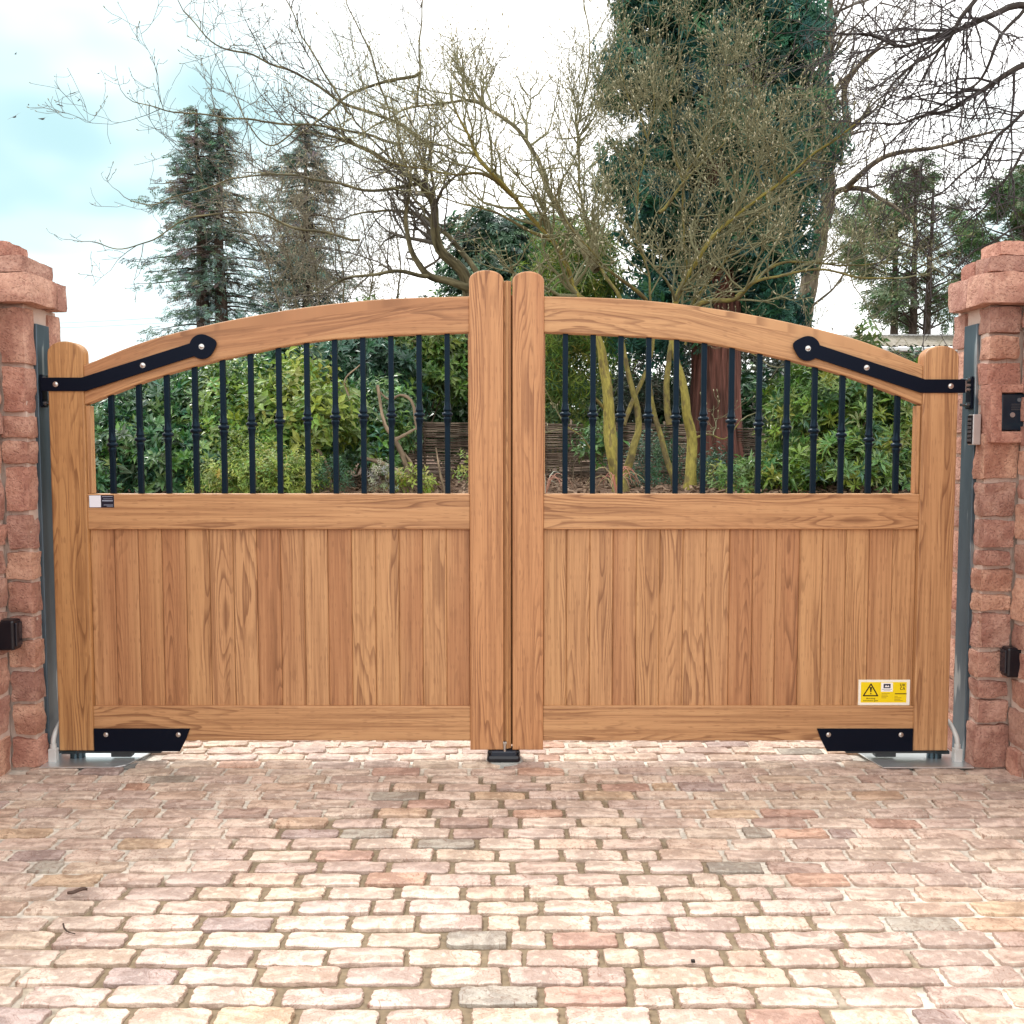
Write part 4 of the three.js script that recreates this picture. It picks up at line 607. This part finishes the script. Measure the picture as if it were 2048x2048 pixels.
bareTree('bare_tree', 'leafless dark-limbed tree spreading left behind the gate heads', at(930, 1000, 12).setY(groundY(BACK - 12.4)), [
  L([[960, 1010, 12.4], [955, 800, 12.4], [940, 600, 12.3], [922, 543, 12.2], [875, 489, 12], [870, 409, 11.9], [835, 369, 11.8], [788, 333, 11.6], [709, 290, 11.4], [636, 268, 11.2]], 0.11, 0.012, { trunk: true, from: 0.4 }),
  L([[937, 576, 12.2], [861, 550, 12], [832, 518, 11.9], [810, 449, 11.8], [817, 362, 11.7], [790, 250, 11.6]], 0.055, 0.012), L([[966, 560, 12.3], [908, 485, 12.4], [860, 440, 12.5], [780, 420, 12.5], [700, 430, 12.5]], 0.04, 0.01),
  L([[861, 550, 12], [780, 545, 11.6], [700, 560, 11.3], [620, 590, 11]], 0.03, 0.008), L([[835, 369, 11.8], [740, 380, 11.5], [640, 360, 11.3], [560, 350, 11.2], [500, 340, 11.2]], 0.022, 0.006),
  L([[840, 145, 11], [760, 165, 11], [690, 188, 11], [640, 240, 11], [600, 268, 11]], 0.02, 0.01, { spawn: 0.5 }),
  L([[860, 290, 11.4], [780, 240, 11.2], [690, 205, 11], [600, 148, 11], [500, 112, 11], [430, 85, 11], [372, 22, 11]], 0.024, 0.006, { spawn: 0.5 }),
  L([[800, 290, 11.4], [700, 262, 11.2], [600, 250, 11], [500, 240, 11], [400, 228, 11], [320, 218, 11], [268, 202, 11]], 0.018, 0.005, { spawn: 0.45 }),
  L([[720, 480, 11.4], [600, 455, 11.2], [520, 430, 11], [440, 425, 11], [370, 440, 11], [300, 480, 11], [240, 497, 11], [197, 487, 11]], 0.016, 0.005, { spawn: 0.3 }),
  L([[640, 360, 11.3], [560, 350, 11.2], [470, 355, 11], [400, 380, 11], [340, 398, 11], [300, 408, 11], [264, 398, 11]], 0.012, 0.005, { spawn: 0.35 }),
  L([[700, 230, 11], [640, 130, 11], [600, 60, 11], [560, -20, 11]], 0.014, 0.006, { spawn: 0.6 }), L([[780, 240, 11.2], [740, 100, 11], [700, 20, 11], [690, -30, 11]], 0.012, 0.005, { spawn: 0.6 }), L([[600, 250, 11], [540, 290, 11], [490, 240, 11], [455, 150, 11]], 0.01, 0.005, { spawn: 0.4 }), L([[835, 214, 11], [840, 80, 11], [850, -20, 11]], 0.014, 0.006, { spawn: 0.6 }),
], mossDark, M({ color: rgb(0.115, 0.10, 0.08), roughness: 0.9 }), { wander: 0.34, up: 0.06, levels: 3, density: [5.8, 6.5, 7], len: [0.45, 1.1], rMin: 0.0023, buds: 0.45, budPal: [[0.2, 0.18, 0.1], [0.3, 0.27, 0.16]], seed: 502, up0: 0.25 });
const bushTwig = M({ color: rgb(0.24, 0.21, 0.15), roughness: 0.9 });
bareTree('hazel_bush', 'pale leafless bush above the left arched rail', at(640, 1000, 13.5).setY(groundY(BACK - 13.5)), [560, 600, 640, 690, 740, 790].flatMap((x, k) => [L([[640 + k * 12, 1010, 13.5], [x + 20, 800, 13.5], [x, 640, 13.4], [x - 30 + k * 8, 520, 13.3], [x - 70 + k * 12, 420, 13.2]], 0.022, 0.006, { from: 0.45 })]), bark(0.34, 0.3, 0.2), bushTwig, { wander: 0.4, up: 0.08, levels: 3, density: [5, 6, 6.5], len: [0.5, 1.1], rMin: 0.003, buds: 0.7, budPal, seed: 506, up0: 0.3 });
const ashBark = bark(0.36, 0.31, 0.24, 0.008);
bareTree('twin_stem_tree', 'grey leafless tree with two leaning stems right of the redwood', at(1595, 1000, 17).setY(groundY(BACK - 17)), [
  L([[1600, 1010, 17], [1604, 658, 17], [1621, 549, 17], [1639, 474, 17], [1657, 373, 17], [1648, 316, 17], [1643, 246, 17], [1639, 176, 17], [1660, 80, 17], [1655, -40, 17]], 0.19, 0.05, { trunk: true, from: 0.4 }),
  L([[1588, 1010, 17.4], [1582, 654, 17.4], [1573, 571, 17.5], [1560, 450, 17.6], [1555, 300, 17.8], [1545, 120, 18]], 0.15, 0.05, { trunk: true, from: 0.5 }),
  L([[1655, 350, 17], [1672, 300, 16.9], [1692, 262, 16.8], [1690, 170, 16.7], [1740, 110, 16.6], [1790, 60, 16.5]], 0.1, 0.02), L([[1657, 395, 16.9], [1690, 378, 16.7], [1727, 378, 16.5], [1771, 404, 16.3], [1823, 443, 16], [1837, 475, 16]], 0.06, 0.015),
  L([[1690, 380, 16.7], [1718, 351, 16.3], [1771, 312, 16], [1858, 298, 15.6], [1920, 281, 15.2], [1990, 260, 15]], 0.06, 0.015), L([[1643, 246, 17], [1660, 190, 16.6], [1720, 130, 16.2], [1800, 70, 16]], 0.05, 0.012), L([[1590, 640, 17], [1640, 600, 16.8], [1680, 560, 16.6], [1700, 500, 16.6]], 0.03, 0.01), L([[1621, 549, 17], [1590, 480, 16.6], [1570, 420, 16.4], [1530, 400, 16.3]], 0.03, 0.01),
], ashBark, M({ color: rgb(0.13, 0.11, 0.09), roughness: 0.9 }), { wander: 0.34, up: 0.05, levels: 3, density: [2.6, 3.4, 3.6], len: [0.7, 1.7], rMin: 0.0045, seed: 503, up0: 0.2 });
bareTree('overhanging_tree', 'dark leafless branches hanging in from the upper right', at(2350, 1000, 9.5).setY(groundY(BACK - 9.5)), [
  L([[2350, 1010, 9.5], [2340, 600, 9.5], [2330, 300, 9.4], [2300, 0, 9.3], [2300, -300, 9.2]], 0.17, 0.09, { trunk: true, from: 0.6, spawn: 0.2 }),
  L([[2330, 240, 9.4], [2200, 60, 9.2], [2048, 9, 9], [1946, 44, 8.9], [1893, 66, 8.9], [1806, 88, 8.8], [1727, 70, 8.8], [1660, 60, 8.8]], 0.045, 0.006), L([[2330, 260, 9.4], [2200, 120, 9.2], [2048, 127, 9], [1990, 162, 9], [1920, 211, 8.9], [1858, 228, 8.9], [1806, 246, 8.9], [1718, 250, 8.9]], 0.04, 0.006),
  L([[2300, -60, 9.3], [2150, -80, 9], [2020, -60, 8.8], [1940, 10, 8.7], [1900, 70, 8.7], [1858, 110, 8.6], [1790, 160, 8.6], [1760, 220, 8.6]], 0.035, 0.005), L([[2200, 120, 9.2], [2100, 180, 9], [2010, 260, 8.9], [1960, 320, 8.9], [1900, 370, 8.9], [1850, 400, 8.9]], 0.024, 0.005),
  L([[2330, 300, 9.4], [2180, 240, 9], [2048, 300, 8.8], [1980, 400, 8.7], [1930, 440, 8.7]], 0.025, 0.005, { spawn: 0.8 }), L([[2330, 620, 9.5], [2200, 420, 9.2], [2048, 450, 9], [1960, 500, 8.9], [1880, 560, 8.8], [1830, 590, 8.8]], 0.016, 0.004, { spawn: 0.2 }), L([[2048, 20, 9], [1990, 90, 8.9], [1960, 160, 8.9], [1900, 200, 8.9], [1830, 250, 8.9], [1800, 300, 8.9]], 0.018, 0.005),
], bark(0.10, 0.085, 0.08), darkTwig, { wander: 0.26, up: -0.02, levels: 3, density: [5.5, 5.5, 5], len: [0.5, 1.2], rMin: 0.003, buds: 0.1, budPal: [[0.08, 0.06, 0.05]], seed: 504, up0: -0.1 });

// ---------- evergreens ----------
function coniferTree(name, label, px, baseD, topPy, halfPx, s, o = {}) {
  seed(s); const d = baseD, base = at(px, 985, d); base.y = groundY(base.z) - 0.1; const top = at(px, topPy, d), H = top.y - base.y, Rm = halfPx * d / FOCAL, t = thing(name, label, 'tree', base, o.group);
  for (const off of o.trunks ?? [0]) { const tp = []; for (let k = 0; k <= 10; k++) tp.push(V(base.x + off * Math.min(1, k / 4) + n3(k * 0.5, s, off) * 0.15, base.y + H * k / 10, base.z)); part('trunk', new Tubes().add(tp, tp.map((_, k) => (o.r ?? 0.28) * (1 - 0.09 * k)), 9).geo(), o.bark ?? bark(0.17, 0.13, 0.11, 0.01), t); }
  const br = new Tubes(), it = [], y0 = o.from ?? 0.08; const nB = o.n ?? 150;
  for (let k = 0; k < nB; k++) {
    const f = y0 + (1 - y0) * Math.pow(rnd(), 0.85), a = rr(0, 6.283), prof = (o.prof ?? ((q) => Math.pow(1 - q, 0.55)))(f), len = Math.max(0.15, Rm * prof * rr(0.4, 1.2)), off = pick(o.trunks ?? [0]), st = V(base.x + off, base.y + H * f, base.z), h = V(Math.cos(a), 0, Math.sin(a)); const lift = o.lift ?? 0.12;
    const pts = [0, 0.25, 0.5, 0.75, 1].map((q) => st.clone().addScaledVector(h, len * q).add(V(0, len * (lift * q - (o.sag ?? 0.38) * q * q + (o.tip ?? 0.18) * q ** 4), 0))); br.add(pts, pts.map((_, q) => 0.035 * (1 - q * 0.2)), 5);
    const m = Math.round((o.per ?? 24) * (0.4 + len / Rm)); const tone = rnd() < (o.brown ?? 0.15) ? o.brownPal ?? [[0.10, 0.06, 0.04], [0.13, 0.09, 0.05]] : o.pal ?? darkG;
    for (let j = 0; j < m; j++) { const q = o.tufts ? rr(0.65, 1) : Math.pow(rnd(), 0.7), i = Math.min(3, Math.floor(q * 4)), p = pts[i].clone().lerp(pts[i + 1], q * 4 - i).add(V(rr(-1, 1) * 0.16 * len, rr(-0.16, 0.08) * (o.fluff ?? 1.5), rr(-1, 1) * 0.16 * len)); const dir = h.clone().multiplyScalar(0.9).addScaledVector(unit(), 0.8).setY(rr(-0.7, 0.3)).normalize(); it.push({ p, q: new THREE.Quaternion().setFromUnitVectors(V(1, 0, 0), dir), s: rr(0.7, 1.3) * (o.size ?? 1.5), c: mix3(pick(tone), pick(tone), rnd()).map((x) => x * rr(0.75, 1.25)) }); }
  }
  part('branches', br.geo(), bark(0.16, 0.12, 0.10), t); instances('foliage', conifer[s % 2], o.mat ?? leafMat(0.8, 0.2), t, it); return t;
}
coniferTree('redwood_tree', 'tall twin-topped conifer standing left against the sky', 425, 34, 218, 158, 701, { trunks: [-0.25, 0.45], n: 330, per: 25, size: 1.0, brown: 0.18, pal: [[0.11, 0.19, 0.145], [0.13, 0.215, 0.16], [0.09, 0.165, 0.13], [0.16, 0.24, 0.17]], brownPal: [[0.19, 0.17, 0.14], [0.23, 0.19, 0.16]], prof: (q) => 0.95 * Math.pow(Math.max(0, 1 - q), 0.5) + 0.06, group: 'evergreens beyond the garden', r: 0.35 });
coniferTree('redwood_tree', 'second conifer, partly hidden by bare branches right of the first', 620, 36, 250, 150, 702, { n: 270, per: 22, size: 1.0, brown: 0.25, pal: [[0.10, 0.175, 0.135], [0.12, 0.20, 0.15], [0.08, 0.15, 0.12]], brownPal: [[0.18, 0.18, 0.15], [0.22, 0.21, 0.17]], prof: (q) => 0.95 * Math.pow(Math.max(0, 1 - q), 0.5) + 0.06, group: 'evergreens beyond the garden', r: 0.32 });
coniferTree('pine_tree', 'open-crowned pine above the shed roof at right', 1810, 30, 340, 120, 703, { trunks: [-0.5, 0.1, 0.6], n: 85, per: 26, tufts: true, size: 1.3, from: 0.42, brown: 0.05, pal: [[0.10, 0.18, 0.09], [0.16, 0.24, 0.11], [0.21, 0.27, 0.13]], prof: (q) => 0.45 + 0.7 * Math.sin(Math.PI * clamp(q)) * 0.9, lift: 0.45, sag: 0.1, group: 'evergreens beyond the garden', r: 0.2 });
coniferTree('pine_tree', 'pine tufts showing over the right pillar cap', 2030, 27, 330, 110, 705, { trunks: [0], n: 45, per: 36, tufts: true, size: 1.3, from: 0.35, brown: 0.02, pal: [[0.07, 0.15, 0.07], [0.13, 0.21, 0.07]], prof: (q) => 0.45 + 0.6 * Math.sin(Math.PI * clamp(q)), lift: 0.45, sag: 0.1, group: 'evergreens beyond the garden', r: 0.18 });
// the great dark evergreen with the red trunk
{
  const d = 12.5, b = at(1428, 985, d); b.y = groundY(b.z) - 0.15; const t = thing('giant_redwood', 'giant dark evergreen with a reddish fibrous trunk behind the right leaf', 'tree', b, 'evergreens beyond the garden'); seed(909);
  const geo = new THREE.CylinderGeometry(0.22, 0.31, 11, 48, 60, true); { const p = geo.attributes.position, uv = geo.attributes.uv; for (let k = 0; k < p.count; k++) { const x = p.getX(k), y = p.getY(k) + 5.5, z = p.getZ(k), a = Math.atan2(z, x), r = Math.hypot(x, z), ridge = Math.abs(n3(Math.cos(a) * 4.5, y * 0.35, Math.sin(a) * 4.5)) * 0.10 + n3(Math.cos(a) * 9, y * 0.9, Math.sin(a) * 9) * 0.03, fl = 1 + 0.55 * Math.exp(-y * 1.6), R = r * fl - ridge; p.setXYZ(k, R * Math.cos(a), y, R * Math.sin(a)); uv.setXY(k, a / 6.283 * 4, y * 0.5); } geo.computeVertexNormals(); }
  geo.translate(b.x, b.y, b.z); part('trunk', geo, bark(0.36, 0.155, 0.13, 0.02), t);
  const tb = new Tubes(), cs = []; for (let k = 0; k < 120; k++) { const y = rr(2.5, 10), a = rr(0, 6.283), w = (y < 3.4 ? 0.95 : 1.22) * rr(0.35, 1), e = V(b.x + Math.cos(a) * w, b.y + y - rr(0.2, 0.9), b.z + Math.sin(a) * w * 0.8), s0 = V(b.x, b.y + y, b.z); const pts = curvePts([s0, s0.clone().lerp(e, 0.5).add(V(0, 0.15, 0)), e], 6); tb.add(pts, pts.map((_, q) => 0.03 - q * 0.003), 5); cs.push({ c: e, r: V(rr(0.28, 0.5), rr(0.32, 0.65), rr(0.25, 0.45)), n: 150 }); }
  part('branches', tb.geo(), bark(0.2, 0.13, 0.1), t);
  const it = clumpItems(cs, [[0.018, 0.115, 0.09], [0.028, 0.155, 0.10], [0.055, 0.20, 0.10], [0.02, 0.10, 0.10]], -0.3, 0.75, 1.3, 0.15); const A = it.filter((_, k) => k % 2), B = it.filter((_, k) => !(k % 2)); const m = leafMat(0.7, 0.15); instances('foliage', cypress[0], m, t, A); instances('foliage', cypress[1], m, t, B);
}
// ---------- low building beyond the right leaf ----------
{
  const d = 25, a = at(1600, 700, d), e = at(1985, 700, d), yE = at(1800, 694, d).y, rise = at(1800, 674, d + 4.6).y - yE, z = a.z, t = thing('shed', 'low grey building with a corrugated roof beyond the right leaf', 'building', V((a.x + e.x) / 2, groundY(z), z - 2));
  part('wall', box(a.x + 0.3, e.x + 2, groundY(z) - 0.2, yE - 0.05, z - 5, z - 0.45, 0.01), M({ color: rgb(0.30, 0.34, 0.36), roughness: 0.8, bumpMap: grainBump, bumpScale: 0.004 }), t);
  const n = 300, P = [], I = [], x0 = a.x - 0.1, x1 = e.x + 2.2; for (let r = 0; r < 2; r++) for (let k = 0; k <= n; k++) { const x = lerp(x0, x1, k / n); P.push(x, yE + 0.03 + r * rise + Math.sin(k * Math.PI / 3) * 0.025, z - r * 4.6); }
  for (let k = 0; k < n; k++) I.push(k, k + 1, k + n + 1, k + 1, k + n + 2, k + n + 1); const g = new THREE.BufferGeometry(); g.setAttribute('position', new THREE.Float32BufferAttribute(P, 3)); g.setIndex(I); g.computeVertexNormals(); const uv = []; for (let k = 0; k < P.length; k += 3) uv.push(P[k] * 0.7, P[k + 2] * 0.7); g.setAttribute('uv', new THREE.Float32BufferAttribute(uv, 2));
  const roofMap = tex(256, 256, (u, v) => { const q = pfbm(u, v, 10, 10, 5, 4), l = sst(0.55, 0.7, pfbm(u, v, 30, 30, 25, 3)); return mix3(mix3([0.62, 0.60, 0.55], [0.45, 0.42, 0.38], q), [0.36, 0.34, 0.24], l * 0.6); });
  const rf = part('roof', g, M({ map: roofMap, roughness: 0.9, side: THREE.DoubleSide }), t);
  part('gutter', box(x0, x1, yE - 0.12, yE - 0.005, z - 0.02, z + 0.09, 0.03), M({ color: rgb(0.62, 0.64, 0.64), roughness: 0.4 }), rf); part('fascia', box(x0, x1, yE - 0.30, yE - 0.10, z - 0.1, z - 0.03, 0.004), M({ color: rgb(0.05, 0.05, 0.06), roughness: 0.6 }), t);
  part('ridge_flashing', box(x0, x1, yE + rise + 0.01, yE + rise + 0.07, z - 4.75, z - 4.5, 0.01), M({ color: rgb(0.7, 0.7, 0.7), roughness: 0.5 }), rf);
}
// ---------- wires and birds ----------
for (const [y0, y1, lab] of [[640, 634, 'upper of two thin overhead wires left of the conifer'], [650, 646, 'lower of two thin overhead wires left of the conifer'], [722, 655, 'faint wire slanting up to the left conifer']]) {
  const p0 = at(-300, y0 + (y0 - y1) * 2, 60), p1 = at(420, y1 - 6, 60), t = thing('overhead_wire', lab, 'wire', p0.clone(), 'overhead wires'); const c = []; for (let k = 0; k <= 14; k++) { const f = k / 14; c.push(p0.clone().lerp(p1, f).add(V(0, -0.5 * 4 * f * (1 - f) * 0.5, 0))); } part('cable', new Tubes().add(c, 0.012, 5).geo(), M({ color: rgb(0.25, 0.28, 0.3), roughness: 0.7 }), t);
}
{
  const m = M({ color: rgb(0.12, 0.12, 0.13), roughness: 0.9 }); let k = 0;
  const where = ['highest', 'second highest', 'rightmost', 'right of the pair', 'left of the pair', 'just below the pair', 'leftmost small', 'lowest, wings level', 'lowest, wings steeply tilted'];
  for (const [px, py, s, tilt] of [[31, 108, 1, 0.2], [197, 147, 0.9, 0.5], [256, 187, 0.9, -0.3], [157, 201, 0.8, 0.1], [145, 187, 0.8, 0.3], [121, 211, 1, 0.1], [57, 210, 0.7, 0], [29, 234, 1.6, 0.5], [86, 238, 1.6, 1.0]]) {
    const p = at(px, py, 120), t = thing('bird', `tiny distant bird over the left pillar, ${where[k]} of the flock`, 'bird', p, 'flock of distant birds'); seed(k + 3);
    const body = new THREE.SphereGeometry(0.06 * s, 8, 6); body.scale(2.4, 0.9, 0.9); body.rotateZ(tilt * 0.3); body.translate(p.x, p.y, p.z); part('body', body, m, t);
    for (const q of [-1, 1]) { const w = new THREE.BufferGeometry(); w.setAttribute('position', new THREE.Float32BufferAttribute([0.08, 0, 0, -0.08, 0, 0, 0.02, 0.1, q * 0.28, 0.02, 0.1, q * 0.28, -0.08, 0, 0, -0.12, 0.02, q * 0.6], 3)); w.scale(s, s, s); w.computeVertexNormals(); w.rotateY(0.9 + k); w.rotateZ(tilt); w.translate(p.x, p.y, p.z); part('wing', w, M({ color: rgb(0.12, 0.12, 0.13), roughness: 0.9, side: THREE.DoubleSide }), t); }
    k++;
  }
}
renderer.render(scene, camera);
